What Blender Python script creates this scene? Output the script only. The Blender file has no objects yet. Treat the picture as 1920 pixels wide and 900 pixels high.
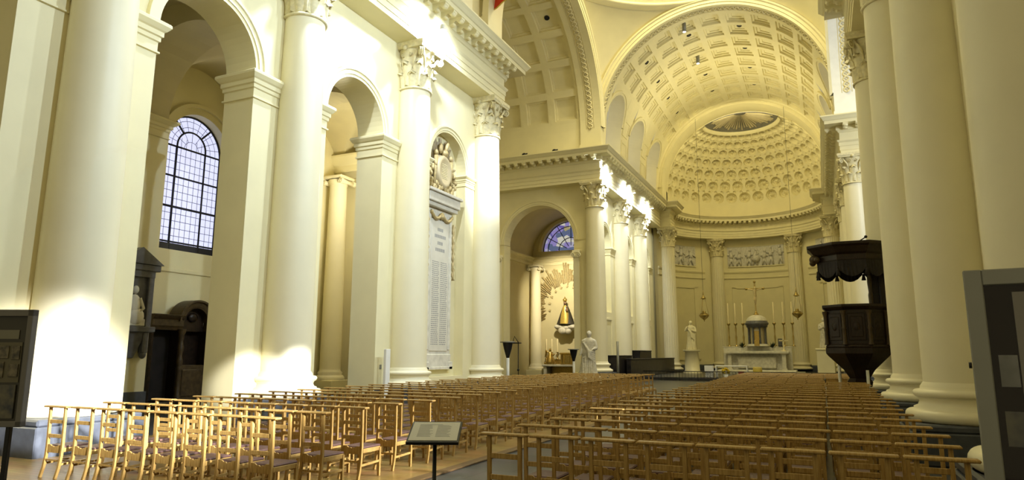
import bpy, math, random
from mathutils import Vector, Matrix, noise
from math import sin, cos, pi, sqrt, radians, atan2, hypot
random.seed(7)
S = bpy.context.scene
COL = S.collection
# ------------------------------------------------------------------ camera
cam_d = bpy.data.cameras.new('camera'); cam = bpy.data.objects.new('camera', cam_d); COL.objects.link(cam)
S.camera = cam
CAMZ = 1.76
yaw, pitch, roll = radians(24.7), radians(9.65), radians(.14)
r0 = Vector((cos(yaw), sin(yaw), 0)); fw = Vector((-sin(yaw)*cos(pitch), cos(yaw)*cos(pitch), sin(pitch))); u0 = r0.cross(fw)
rr = cos(roll)*r0 + sin(roll)*u0; uu = -sin(roll)*r0 + cos(roll)*u0
M = Matrix.Identity(4)
for i in range(3):
    M[i][0] = rr[i]; M[i][1] = uu[i]; M[i][2] = -fw[i]
M[2][3] = CAMZ
cam.matrix_world = M
cam_d.sensor_width = 36; cam_d.lens = 1255/1920*36; cam_d.clip_end = 400; cam_d.clip_start = .05
# ------------------------------------------------------------------ world, exposure
S.view_settings.view_transform = 'Standard'; S.view_settings.look = 'None'
S.view_settings.exposure = 0.28; S.view_settings.gamma = 1; S.view_settings.use_curve_mapping = False
W = bpy.data.worlds.new('world'); S.world = W; W.use_nodes = True
bg = W.node_tree.nodes['Background']; bg.inputs[0].default_value = (1, .87, .50, 1); bg.inputs[1].default_value = .37
S.cycles.max_bounces = 7; S.cycles.diffuse_bounces = 4; S.cycles.glossy_bounces = 3; S.cycles.sample_clamp_indirect = 4
S.cycles.caustics_reflective = False; S.cycles.caustics_refractive = False
try: S.cycles.use_denoising = True
except Exception: pass

def lamp(name, kind, loc, energy, target=None, color=(1, .95, .84), size=.2, spot=60, blend=.5, parent=None):
    d = bpy.data.lights.new(name, kind); o = bpy.data.objects.new(name, d); COL.objects.link(o)
    o.location = loc; d.energy = energy; d.color = color
    if kind == 'AREA': d.shape = 'DISK'; d.size = size
    else: d.shadow_soft_size = size
    if kind == 'SPOT': d.spot_size = radians(spot); d.spot_blend = blend
    if target is not None:
        o.rotation_euler = (Vector(target)-Vector(loc)).to_track_quat('-Z', 'Y').to_euler()
    return o
# unseen area lamps added as soft fill for the crossing, apse and choir
lamp('crossing_fill', 'AREA', (-5.4, 33.3, 30), 2900, (-5.4, 33.3, 0), (1, .89, .50), 9)
lamp('apse_light', 'AREA', (-5.4, 56, 21.5), 470, (-5.4, 66, 9), (1, .87, .46), 4)
lamp('transept_daylight', 'AREA', (11, 31, 13), 1100, (2, 40.6, 16), (.85, .92, 1), 4)
lamp('aisle_fill', 'POINT', (-17.4, 22.4, 8.6), 340, None, (1, .93, .72), .5)  # unseen point lamp added to brighten the aisle end
lamp('choir_light', 'AREA', (-5.4, 50, 15.5), 480, (-5.4, 50, 30), (1, .89, .52), 5)

# ------------------------------------------------------------------ materials
def mat(name, col, rough=.6, metal=0, noise_amt=.06, noise_scale=3.0, bump=.02, emit=None, emit_s=0, spec=.4, col2=None, bump_scale=30):
    m = bpy.data.materials.new(name); m.use_nodes = True
    nt = m.node_tree; b = nt.nodes['Principled BSDF']
    b.inputs['Roughness'].default_value = rough; b.inputs['Metallic'].default_value = metal
    b.inputs['Specular IOR Level'].default_value = spec
    tc = nt.nodes.new('ShaderNodeTexCoord'); n = nt.nodes.new('ShaderNodeTexNoise'); n.inputs['Scale'].default_value = noise_scale; n.inputs['Detail'].default_value = 5
    nt.links.new(tc.outputs['Object'], n.inputs['Vector'])
    r = nt.nodes.new('ShaderNodeValToRGB')
    c2 = col2 or tuple(max(0, c*(1-noise_amt*2.2)) for c in col)
    r.color_ramp.elements[0].color = (*c2, 1); r.color_ramp.elements[1].color = (*col, 1)
    r.color_ramp.elements[0].position = .3; r.color_ramp.elements[1].position = .65
    nt.links.new(n.outputs['Fac'], r.inputs['Fac']); nt.links.new(r.outputs['Color'], b.inputs['Base Color'])
    if bump:
        n2 = nt.nodes.new('ShaderNodeTexNoise'); n2.inputs['Scale'].default_value = bump_scale; nt.links.new(tc.outputs['Object'], n2.inputs['Vector'])
        bp = nt.nodes.new('ShaderNodeBump'); bp.inputs['Strength'].default_value = bump*5; bp.inputs['Distance'].default_value = .02
        nt.links.new(n2.outputs['Fac'], bp.inputs['Height']); nt.links.new(bp.outputs['Normal'], b.inputs['Normal'])
    if emit: b.inputs['Emission Color'].default_value = (*emit, 1); b.inputs['Emission Strength'].default_value = emit_s
    return m
def wood(name, c1, c2, rough=.45, stretch=(30, 3, 3), spec=.35):
    m = bpy.data.materials.new(name); m.use_nodes = True
    nt = m.node_tree; b = nt.nodes['Principled BSDF']; b.inputs['Roughness'].default_value = rough; b.inputs['Specular IOR Level'].default_value = spec
    tc = nt.nodes.new('ShaderNodeTexCoord'); mp = nt.nodes.new('ShaderNodeMapping'); mp.inputs['Scale'].default_value = stretch
    n = nt.nodes.new('ShaderNodeTexNoise'); n.inputs['Scale'].default_value = 2.5; n.inputs['Detail'].default_value = 6
    r = nt.nodes.new('ShaderNodeValToRGB'); r.color_ramp.elements[0].color = (*c1, 1); r.color_ramp.elements[1].color = (*c2, 1)
    r.color_ramp.elements[0].position = .35; r.color_ramp.elements[1].position = .65
    nt.links.new(tc.outputs['Object'], mp.inputs['Vector']); nt.links.new(mp.outputs[0], n.inputs['Vector'])
    nt.links.new(n.outputs['Fac'], r.inputs['Fac']); nt.links.new(r.outputs['Color'], b.inputs['Base Color'])
    return m
def tiles(name, c1, c2, cm, scale, rough=.4, bw=1.0, rh=1.0, offset=.5, mortar=.012, spec=.4):
    m = bpy.data.materials.new(name); m.use_nodes = True
    nt = m.node_tree; b = nt.nodes['Principled BSDF']; b.inputs['Roughness'].default_value = rough; b.inputs['Specular IOR Level'].default_value = spec
    tc = nt.nodes.new('ShaderNodeTexCoord'); br = nt.nodes.new('ShaderNodeTexBrick')
    br.inputs['Color1'].default_value = (*c1, 1); br.inputs['Color2'].default_value = (*c2, 1); br.inputs['Mortar'].default_value = (*cm, 1)
    br.inputs['Scale'].default_value = scale; br.inputs['Brick Width'].default_value = bw; br.inputs['Row Height'].default_value = rh; br.inputs['Mortar Size'].default_value = mortar
    br.offset = offset
    nt.links.new(tc.outputs['Object'], br.inputs['Vector'])
    n = nt.nodes.new('ShaderNodeTexNoise'); n.inputs['Scale'].default_value = 2.2; n.inputs['Detail'].default_value = 6; nt.links.new(tc.outputs['Object'], n.inputs['Vector'])
    mx = nt.nodes.new('ShaderNodeMix'); mx.data_type = 'RGBA'; mx.blend_type = 'MULTIPLY'; mx.inputs[0].default_value = .5
    nt.links.new(br.outputs['Color'], mx.inputs[6]); nt.links.new(n.outputs['Color'], mx.inputs[7]); nt.links.new(mx.outputs[2], b.inputs['Base Color'])
    return m
PL = mat('cream_plaster', (.80, .73, .45), .55, noise_amt=.025, noise_scale=1.2, bump=.004)
PLC = mat('cream_column_paint', (.83, .77, .54), .42, noise_amt=.025, noise_scale=1.0, bump=.003)
ORN = mat('cream_ornament', (.78, .70, .42), .55, noise_amt=.10, noise_scale=9, bump=.01)
GREYP = mat('grey_white_plaster', (.80, .80, .76), .6, noise_amt=.03, bump=.004)
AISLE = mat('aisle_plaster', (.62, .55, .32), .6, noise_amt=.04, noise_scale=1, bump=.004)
MARB = mat('white_marble', (.74, .71, .60), .4, noise_amt=.10, noise_scale=4, bump=.004)
MARBG = mat('grey_relief_marble', (.70, .67, .58), .5, noise_amt=.12, noise_scale=6, bump=.01)
STAT = mat('statue_stone', (.66, .62, .50), .55, noise_amt=.12, noise_scale=8, bump=.01)
BLUEST = mat('bluestone_plinth', (.085, .095, .115), .4, noise_amt=.15, noise_scale=5, bump=.01)
EPI = mat('dark_grey_marble', (.13, .13, .14), .35, noise_amt=.15, noise_scale=5, bump=.004)
BLKM = mat('black_marble', (.010, .009, .010), .35, spec=.15, noise_amt=0, noise_scale=3, bump=0, col2=(.03, .026, .024))
GOLD = mat('old_gold', (.62, .43, .12), .35, .85, noise_amt=.15, noise_scale=14, bump=.01)
BRASS = mat('brass', (.50, .38, .14), .3, .9, noise_amt=.1, noise_scale=14, bump=0)
CHW = wood('chair_beech', (.30, .175, .045), (.46, .295, .09), .36)
CHS = mat('chair_seat_leather', (.13, .065, .055), .6, noise_amt=.12, noise_scale=20, bump=.02)
DWOOD = wood('dark_oak', (.010, .006, .004), (.026, .015, .009), .35, spec=.25)
DWOOD2 = wood('carved_brown_wood', (.035, .022, .008), (.07, .045, .018), .45)
FLW = tiles('wood_strip_floor', (.42, .27, .09), (.34, .20, .06), (.12, .07, .02), 1.0, .3, bw=1.4, rh=.12, mortar=.004)
EDGW = wood('floor_edge_wood', (.10, .058, .022), (.16, .095, .035), .4)
FLS = tiles('stone_floor', (.062, .062, .066), (.092, .09, .086), (.025, .025, .025), 1.0, .32, bw=.8, rh=.8, mortar=.01)
BLACK = mat('black_metal', (.012, .012, .013), .4, .3, noise_amt=.05, bump=0)
GREYF = mat('grey_aluminium', (.25, .25, .22), .4, .3, noise_amt=.04, bump=0)
WHT = mat('white_paint', (.78, .77, .70), .5, noise_amt=.03, bump=0)
PAPER = mat('printed_paper', (.58, .56, .46), .6, noise_amt=.03, bump=0)
INK = mat('grey_ink', (.30, .30, .30), .6, noise_amt=.05, bump=0)
WAX = mat('ivory_wax', (.80, .70, .42), .5, noise_amt=.03, bump=0)
RED = mat('flag_red', (.62, .05, .01), .6, noise_amt=.05, bump=.004)
YEL = mat('yellow_flowers', (.60, .42, .01), .6, noise_amt=.2, noise_scale=30, bump=.02)
LEADM = mat('lead_black', (.02, .02, .03), .5, noise_amt=.05, bump=0)
BROWNP = mat('dark_brown_panel', (.016, .008, .005), .6, spec=.05, noise_amt=.1, bump=0)
DPANEL = mat('dark_olive_panel', (.035, .030, .018), .3, noise_amt=.1, bump=0)
PHOTO = mat('sepia_photo', (.20, .17, .11), .4, noise_amt=.3, noise_scale=18, bump=0, col2=(.015, .014, .012))
PHOTO_REFL = mat('blue_photo_or_reflection', (.03, .035, .05), .4, noise_amt=.3, noise_scale=9, bump=0, col2=(.18, .16, .10))
SKYP = mat('window_sky_glass', (.30, .30, .42), .25, noise_amt=.05, bump=0, emit=(.70, .73, 1.0), emit_s=.85)
SLATE = mat('painted_grey_sky', (.20, .19, .16), .6, noise_amt=.15, bump=0)
GLOW = mat('lamp_glow', (1, 1, 1), .5, noise_amt=0, bump=0, emit=(1, .96, .85), emit_s=14)
CLOTH = mat('dark_velvet', (.022, .018, .018), .8, noise_amt=.2, bump=.01)
def stained():
    m = bpy.data.materials.new('stained_glass'); m.use_nodes = True; nt = m.node_tree; b = nt.nodes['Principled BSDF']
    tc = nt.nodes.new('ShaderNodeTexCoord'); v = nt.nodes.new('ShaderNodeTexVoronoi'); v.inputs['Scale'].default_value = 2.6
    r = nt.nodes.new('ShaderNodeValToRGB'); r.color_ramp.interpolation = 'CONSTANT'
    cols = [(.16, .13, .45), (.45, .45, .62), (.30, .26, .60), (.70, .70, .62), (.12, .16, .30), (.45, .40, .20)]
    e = r.color_ramp.elements
    while len(e) < 6: e.new(.5)
    for i, c in enumerate(cols): e[i].position = i/6; e[i].color = (*c, 1)
    nt.links.new(tc.outputs['Object'], v.inputs['Vector']); nt.links.new(v.outputs['Color'], r.inputs['Fac'])
    nt.links.new(r.outputs['Color'], b.inputs['Base Color']); nt.links.new(r.outputs['Color'], b.inputs['Emission Color']); b.inputs['Emission Strength'].default_value = .55
    return m
STAIN = stained()

# ------------------------------------------------------------------ mesh helpers
class MB:
    def __init__(s): s.v = []; s.f = []; s.sm = []
    def add(s, vs, fs, smooth=False, M=None):
        o = len(s.v)
        s.v += [tuple(M @ Vector(p)) for p in vs] if M is not None else [tuple(p) for p in vs]
        s.f += [tuple(i+o for i in f) for f in fs]; s.sm += [smooth]*len(fs); return s
    def quad(s, a, b, c, d, smooth=False): return s.add([a, b, c, d], [(0, 1, 2, 3)], smooth)
    def box(s, x0, x1, y0, y1, z0, z1, M=None):
        v = [(x, y, z) for z in (z0, z1) for y in (y0, y1) for x in (x0, x1)]
        return s.add(v, [(0, 2, 3, 1), (4, 5, 7, 6), (0, 1, 5, 4), (2, 6, 7, 3), (0, 4, 6, 2), (1, 3, 7, 5)], False, M)
    def cbox(s, c, d, M=None): return s.box(c[0]-d[0]/2, c[0]+d[0]/2, c[1]-d[1]/2, c[1]+d[1]/2, c[2]-d[2]/2, c[2]+d[2]/2, M)
    def bbox(s, x0, x1, y0, y1, z0, z1, b=.01, M=None):   # box with chamfered edges
        V, F = [], []
        xs, ys, zs = (x0, x1), (y0, y1), (z0, z1)
        idx = {}
        for i in range(2):
            for j in range(2):
                for k in range(2):
                    sx, sy, sz = (1, -1)[i], (1, -1)[j], (1, -1)[k]
                    for a, d in enumerate(((0, b, b), (b, 0, b), (b, b, 0))):
                        idx[i, j, k, a] = len(V); V.append((xs[i]+sx*d[0], ys[j]+sy*d[1], zs[k]+sz*d[2]))
        for i in range(2):
            F.append((idx[i,0,0,0], idx[i,1,0,0], idx[i,1,1,0], idx[i,0,1,0])); F.append((idx[0,i,0,1], idx[1,i,0,1], idx[1,i,1,1], idx[0,i,1,1])); F.append((idx[0,0,i,2], idx[1,0,i,2], idx[1,1,i,2], idx[0,1,i,2]))
            for j in range(2):
                F.append((idx[0,i,j,1], idx[1,i,j,1], idx[1,i,j,2], idx[0,i,j,2])); F.append((idx[i,0,j,0], idx[i,1,j,0], idx[i,1,j,2], idx[i,0,j,2])); F.append((idx[i,j,0,0], idx[i,j,1,0], idx[i,j,1,1], idx[i,j,0,1]))
                for k in range(2): F.append((idx[i,j,k,0], idx[i,j,k,1], idx[i,j,k,2]))
        return s.add(V, F, False, M)
    def lathe(s, prof, n=32, c=(0, 0, 0), a0=0, a1=2*pi, smooth=True, M=None, rf=None, capt=False, capb=False):
        full = abs(a1-a0-2*pi) < 1e-6; m = n if full else n+1
        V = []
        for (r, z) in prof:
            for i in range(m):
                a = a0+(a1-a0)*i/n; q = r*(rf(a, z) if rf else 1)
                V.append((c[0]+q*cos(a), c[1]+q*sin(a), c[2]+z))
        F = []
        for j in range(len(prof)-1):
            for i in range(n):
                k = (i+1) % m; F.append((j*m+i, j*m+k, (j+1)*m+k, (j+1)*m+i))
        if capt: F.append(tuple((len(prof)-1)*m+i for i in range(m)))
        if capb: F.append(tuple(range(m-1, -1, -1)))
        return s.add(V, F, smooth, M)
    def tube(s, pts, r, n=8, smooth=True, cap=True):
        pts = [Vector(p) for p in pts]; rs = r if isinstance(r, (list, tuple)) else [r]*len(pts); V, F = [], []
        up = Vector((0, 0, 1)); px = None
        for i, p in enumerate(pts):
            t = (pts[min(i+1, len(pts)-1)]-pts[max(i-1, 0)]).normalized()
            if px is None: px = t.cross(up) if abs(t.z) < .95 else t.cross(Vector((1, 0, 0)))
            px = (px - t*px.dot(t)).normalized(); py = t.cross(px)
            for k in range(n):
                a = 2*pi*k/n; V.append(p+rs[i]*(cos(a)*px+sin(a)*py))
        for i in range(len(pts)-1):
            for k in range(n): F.append((i*n+k, i*n+(k+1) % n, (i+1)*n+(k+1) % n, (i+1)*n+k))
        if cap: F.append(tuple(range(n-1, -1, -1))); F.append(tuple((len(pts)-1)*n+k for k in range(n)))
        return s.add(V, F, smooth)
    def ball(s, c, r, n=12, m=8, M=None):
        r = r if isinstance(r, (list, tuple)) else (r, r, r); V, F = [], []
        for j in range(m+1):
            t = pi*j/m
            for i in range(n): a = 2*pi*i/n; V.append((c[0]+r[0]*sin(t)*cos(a), c[1]+r[1]*sin(t)*sin(a), c[2]+r[2]*cos(t)))
        for j in range(m):
            for i in range(n): F.append((j*n+i, (j+1)*n+i, (j+1)*n+(i+1) % n, j*n+(i+1) % n))
        return s.add(V, F, True, M)
    def sweep(s, prof, path, side=1, closed=False, smooth=False):
        """Moulding: prof [(out, z)] swept along a plan polyline; out is measured to the right of the travel direction (side=1)."""
        P = [Vector((p[0], p[1])) for p in path]; n = len(P); N = []
        for i in range(n):
            def nrm(a, b):
                d = (b-a).normalized(); return Vector((d.y, -d.x))*side
            if closed: n1, n2 = nrm(P[i-1], P[i]), nrm(P[i], P[(i+1) % n])
            else:
                n1 = nrm(P[max(i-1, 0)], P[max(i, 1)]); n2 = nrm(P[min(i, n-2)], P[min(i+1, n-1)])
            b = (n1+n2).normalized(); N.append(b/max(.3, b.dot(n1)))
        V = [(P[i].x+N[i].x*o, P[i].y+N[i].y*o, z) for i in range(n) for (o, z) in prof]; k = len(prof); F = []
        for i in range(n if closed else n-1):
            j = (i+1) % n
            for a in range(k-1): F.append((i*k+a, j*k+a, j*k+a+1, i*k+a+1))
        if not closed: F.append(tuple(range(k))); F.append(tuple((n-1)*k+a for a in range(k-1, -1, -1)))
        return s.add(V, F, smooth)
    def arc(s, prof, mp, sc, tc, r, a0=0, a1=pi, n=40, smooth=False):
        """Archivolt: prof [(radial, out)] swept round a centre; mp(s, t, d) places a point on the wall, d out of it."""
        V, k, F = [], len(prof), []
        for i in range(n+1):
            a = a0+(a1-a0)*i/n
            for (q, d) in prof: V.append(mp(sc+(r+q)*cos(a), tc+(r+q)*sin(a), d))
        for i in range(n):
            for a in range(k-1): F.append((i*k+a, (i+1)*k+a, (i+1)*k+a+1, i*k+a+1))
        return s.add(V, F, smooth)
    def grid(s, fn, nu, nv, smooth=True):
        V = [fn(i/nu, j/nv) for j in range(nv+1) for i in range(nu+1)]; w = nu+1
        return s.add(V, [(j*w+i, j*w+i+1, (j+1)*w+i+1, (j+1)*w+i) for j in range(nv) for i in range(nu)], smooth)
    def panel(s, mp, s0, s1, t0, t1, sc, r, ts, n=28, d=0):
        """Wall strip s0..s1 x t0..t1 with a round-arched opening (centre sc, radius r, springing ts, open to t0)."""
        q = lambda a, b: mp(a, b, d)
        for (a, b) in ((s0, sc-r), (sc+r, s1)):
            if b-a > 1e-4:
                for k in range(6):
                    u, v = t0+(t1-t0)*k/6, t0+(t1-t0)*(k+1)/6; s.quad(q(a, u), q(b, u), q(b, v), q(a, v))
        for i in range(n):
            a, b = pi-pi*i/n, pi-pi*(i+1)/n
            s.quad(q(sc+r*cos(a), ts+r*sin(a)), q(sc+r*cos(b), ts+r*sin(b)), q(sc+r*cos(b), t1), q(sc+r*cos(a), t1))
    def reveal(s, mp, sc, r, ts, t0, d0, d1, n=28):
        q = mp
        for x in (sc-r, sc+r): s.quad(q(x, t0, d0), q(x, ts, d0), q(x, ts, d1), q(x, t0, d1))
        for i in range(n):
            a, b = pi*i/n, pi*(i+1)/n
            s.quad(q(sc+r*cos(a), ts+r*sin(a), d0), q(sc+r*cos(b), ts+r*sin(b), d0), q(sc+r*cos(b), ts+r*sin(b), d1), q(sc+r*cos(a), ts+r*sin(a), d1), True)
    def build(s, name, m, parent=None, loc=None):
        me = bpy.data.meshes.new(name); me.from_pydata(s.v, [], s.f); me.polygons.foreach_set('use_smooth', s.sm)
        me.materials.append(m); me.update()
        o = bpy.data.objects.new(name, me); COL.objects.link(o)
        if parent is not None: o.parent = parent
        if loc: o.location = loc
        return o
def tag(o, label, cat, group=None, kind=None):
    o['label'] = label; o['category'] = cat
    if group: o['group'] = group
    if kind: o['kind'] = kind
    return o
def thing(name, label, cat, loc=(0, 0, 0), rz=0, group=None):
    o = bpy.data.objects.new(name, None); COL.objects.link(o); o.location = loc; o.rotation_euler = (0, 0, rz); o.empty_display_size = .2
    return tag(o, label, cat, group)
def struct(name, mb, m, label, cat, parent=None):
    o = mb.build(name, m, parent)
    if parent is None: tag(o, label, cat, kind='structure')
    return o
def copy_tree(o, parent=None):
    c = o.copy(); COL.objects.link(c); c.parent = parent
    for ch in o.children: copy_tree(ch, c)
    return c
ORD = 'first second third fourth fifth sixth seventh eighth ninth tenth eleventh twelfth thirteenth fourteenth fifteenth sixteenth seventeenth eighteenth nineteenth twentieth'.split()
ORD += ['twenty-'+w for w in ORD[:9]]+['thirtieth', 'thirty-first', 'thirty-second']

# ------------------------------------------------------------------ key dimensions
XL, XR, XC = -13.0, 2.2, -5.4
WX, WB = -13.3, -14.35            # nave face and aisle face of the left arcade wall
COLY = [8.15, 13.9, 19.7, 25.5]
CHY = [41.2, 47.2, 53.0]
ZB, ZC, ZT, ZS = .64, 12.86, 14.92, 16.5   # column base bottom, capital top, cornice top, vault springing
FL, FR = XL+.58, XR-.58           # entablature faces
IMP = 9.19                        # arch springing

# ------------------------------------------------------------------ floors
f = MB(); f.box(-30, 14, -6, 72, -.3, 0); struct('floor', f, FLS, 'dark grey stone floor of the nave, bare along the aisle', 'floor')
f = MB(); f.box(-13.2, -5.42, 4.9, 26.5, 0.001, .02); struct('floor_wood', f, FLW, 'yellow wood strip floor under the left chairs', 'floor')
f = MB(); f.bbox(-5.42, -5.24, 4.9, 26.5, 0.001, .028, .006); f.bbox(-13.2, -5.24, 4.75, 4.9, 0.001, .028, .006); struct('trim_1', f, EDGW, 'dark wooden edge strip along the wood floor', 'floor edge')
f = MB(); f.box(-14, 3.4, 47, 70, 0, .22); f.box(-14, 3.4, 46.6, 47, 0, .11); struct('floor_choir', f, FLS, 'raised dark stone floor of the choir', 'floor')

# ------------------------------------------------------------------ columns
def acanthus(mb, ang, rb, z0, h, w, curl, cx=0, cy=0):
    """one curled leaf standing on the bell"""
    n, m = 7, 4; V, F = [], []
    for j in range(n+1):
        t = j/n
        lob = 1+.18*cos(t*pi*5)
        ww = w*(.75+.5*sin(t*pi*.8))*lob*(1 if t < .85 else .62)
        rad = rb+.03+curl*(t**3.2)*1.0
        z = z0+h*(t if t < .82 else .82+.18*sin((t-.82)/.18*pi*.75)*1.0-(t-.82)*1.1)
        for i in range(m+1):
            q = (i/m-.5)*2; a = ang+q*ww/2/max(rad, .1)
            V.append((cx+(rad-.05*abs(q)**1.5+(.035 if i == m//2 else 0))*cos(a), cy+(rad-.05*abs(q)**1.5+(.035 if i == m//2 else 0))*sin(a), z-.05*abs(q)))
    o = len(V)
    for j in range(n):
        for i in range(m): F.append((j*(m+1)+i, j*(m+1)+i+1, (j+1)*(m+1)+i+1, (j+1)*(m+1)+i))
    V2 = []
    for k, p in enumerate(V):
        d = Vector((p[0]-cx, p[1]-cy, 0)).normalized()*-.035; V2.append((p[0]+d.x, p[1]+d.y, p[2]-.015))
    mb.add(V, F, True); mb.add(V2, [tuple(reversed(x)) for x in F], True)
    ring = [i for i in range(m+1)]+[(j+1)*(m+1)-1 for j in range(1, n+1)]+[n*(m+1)+i for i in range(m-1, -1, -1)]+[j*(m+1) for j in range(n-1, 0, -1)]
    k = len(ring); mb.add([V[i] for i in ring]+[V2[i] for i in ring], [(i, (i+1) % k, k+(i+1) % k, k+i) for i in range(k)])
def volute(mb, c, axis_ang, r, w, turns=1.9):
    """a spiral scroll in the vertical plane at plan angle axis_ang"""
    d = Vector((cos(axis_ang), sin(axis_ang), 0)); s_ = Vector((-sin(axis_ang), cos(axis_ang), 0)); c = Vector(c); pts, rs = [], []
    for i in range(26):
        t = i/25; a = pi*.55-t*turns*2*pi; q = r*(1-.82*t)
        pts.append(c+d*q*cos(a)+Vector((0, 0, 1))*q*sin(a)); rs.append(r*.20*(1-.55*t))
    for off in (-w/2, 0, w/2): mb.tube([p+s_*off for p in pts], rs, 6)
    mb.tube([c-s_*w*.7, c+s_*w*.7], r*.22, 8)
def corinthian(r, h):
    mb = MB()
    mb.lathe([(r*1.0, 0), (r*1.10, .0), (r*1.12, .05), (r*1.06, .09), (r*.98, .1), (r*.98, h*.5), (r*1.04, h*.72), (r*1.22, h*.84), (r*1.25, h*.86), (r*.5, h*.86)], 28)
    for k in range(8): acanthus(mb, k*pi/4+pi/8, r*.98, .10, h*.36, r*.72, r*.30)
    for k in range(8): acanthus(mb, k*pi/4, r*.99, .14, h*.60, r*.66, r*.36)
    for k in range(4):
        a = pi/4+k*pi/2; cpos = (r*1.58*cos(a), r*1.58*sin(a), h*.76)
        volute(mb, cpos, a, r*.26, r*.22)
        for da in (-.35, .35):
            mb.tube([(r*1.0*cos(a+da), r*1.0*sin(a+da), h*.45), (r*1.2*cos(a+da*.8), r*1.2*sin(a+da*.8), h*.66), (r*1.45*cos(a+da*.25), r*1.45*sin(a+da*.25), h*.84)], [.03, .05, .05], 6)
        b = k*pi/2; mb.ball((r*1.30*cos(b), r*1.30*sin(b), h*.88), (r*.17, r*.17, r*.17), 10, 6)
        for da in (-.24, .24): volute(mb, (r*1.14*cos(b+da), r*1.14*sin(b+da), h*.74), b+pi/2, r*.13, .05, 1.4)
    # abacus with concave sides
    out = []
    for k in range(4):
        a0 = pi/4+k*pi/2
        for t in [i/10 for i in range(11)]:
            a = a0-.06+.0+t*(pi/2)*1.0; q = r*(1.98-.62*sin(pi*t)**.8) if 0 < t < 1 else r*1.98
            if t < 1: out.append((q*cos(a0+t*pi/2), q*sin(a0+t*pi/2)))
    n = len(out); Vs = []
    for (z, sc) in ((h*.865, .93), (h*.90, .95), (h*.93, .99), (h, 1.0)): Vs += [(x*sc, y*sc, z) for x, y in out]
    F = [(j*n+i, j*n+(i+1) % n, (j+1)*n+(i+1) % n, (j+1)*n+i) for j in range(3) for i in range(n)]
    F += [tuple(range(n-1, -1, -1)), tuple(3*n+i for i in range(n))]
    mb.add(Vs, F)
    return mb
def flute(n=20, depth=.07):
    def g(a, z):
        t = (a*n/(2*pi)) % 1.0
        return 1-depth*max(0, sin(pi*t))**.8
    return g
RB, RT, HCAP = .655, .565, 1.72
_proto = {}
def column(x, y, label, rb=RB, rt=RT, z0=ZB, zt=ZC, hc=HCAP, fluted=False, ph=None, kind=None, name='corinthian_column', group=None):
    key = (rb, rt, z0, zt, fluted, ph)
    if key in _proto:
        c = copy_tree(_proto[key]); c.location = (x, y, 0); tag(c, label, 'column', group); return c
    t = thing(name, label, 'column', (x, y, 0), 0, group)
    k = rb/.655
    p = z0 if ph is None else ph
    if p > .1:
        mb = MB(); mb.bbox(-1.0*k, 1.0*k, -1.0*k, 1.0*k, 0, p-.12, .02); mb.bbox(-.97*k, .97*k, -.97*k, .97*k, p-.12, p, .03); mb.build('plinth', BLUEST, t)
    mb = MB(); b = z0
    prof = [(.02, 0), (.94*k, 0)]+[(.88*k+.09*k*cos(a), .10*k+.10*k*sin(a)) for a in [(-90+i*22.5)*pi/180 for i in range(9)]]
    prof += [(.83*k, .21*k), (.83*k, .24*k), (.76*k, .27*k), (.735*k, .33*k), (.76*k, .39*k), (.80*k, .41*k)]
    prof += [(.77*k+.06*k*cos(a), .47*k+.06*k*sin(a)) for a in [(-90+i*22.5)*pi/180 for i in range(9)]]+[(.71*k, .54*k), (.71*k, .58*k), (rb, .66*k)]
    mb.lathe([(r, z+b) for r, z in prof], 40); mb.build('base', PLC, t)
    mb = MB(); zb, ze = b+.66*k, zt-hc; pr = []
    for i in range(13):
        q = i/12; pr.append((rb-(rb-rt)*(q**1.6), zb+(ze-zb)*q))
    if fluted:
        pr = [(rb*1.0, zb)]+[(rb*.995, zb+.12)]+pr[1:-1]+[(rt, ze-.12), (rt, ze)]
        mb.lathe(pr, 160, rf=lambda a, z: (flute(20)(a, z) if zb+.13 < z < ze-.05 else 1))
    else: mb.lathe(pr, 48)
    mb.build('shaft', PLC, t)
    mb = corinthian(rt, hc); mb.build('capital', ORN, t, (0, 0, ze))
    _proto[key] = t
    return t
lft = ['beside the dark standing board, base glaring white', 'between the two open arches, base lit white', 'between the second arch and the white memorial', 'at the crossing corner past the white memorial']
for y, l in zip(COLY, lft): column(XL, y, 'tall cream column '+l)
rgt = ['nearest column, huge cream shaft behind the framed poster', 'thick cream column with white base beside the framed poster', 'cream column just left of the thickest right-hand column', 'slender-looking cream column behind the pulpit']
for y, l in zip(COLY, rgt): column(XR, y, l)
chl = ['cream column at the choir corner behind the marble statue', 'second bright column of the choir, above the black marble wall', 'third bright column of the choir, nearest the apse']
for y, l in zip(CHY, chl): column(XL, y, l)
chr_ = ['pale column behind the pulpit canopy, at far crossing corner', 'far choir column glimpsed right of the apse, second row', 'far choir column glimpsed right of the apse, nearest the altar']
for y, l in zip(CHY, chr_): column(XR, y, l)
APC = (XC, 60.6)
apl = [('fluted column at the left end of the apse', -6.6, 59.35), ('fluted column left of the high altar', -3.5, 67.3), ('fluted column right of the high altar', 3.5, 67.3), ('fluted column right end of the apse, above the pulpit', 6.6, 59.35)]
for l, dx, y in apl: column(XC+dx, y, l, rb=.64, rt=.56, z0=.42, zt=ZC, fluted=True, ph=.22, name='fluted_column')

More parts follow.
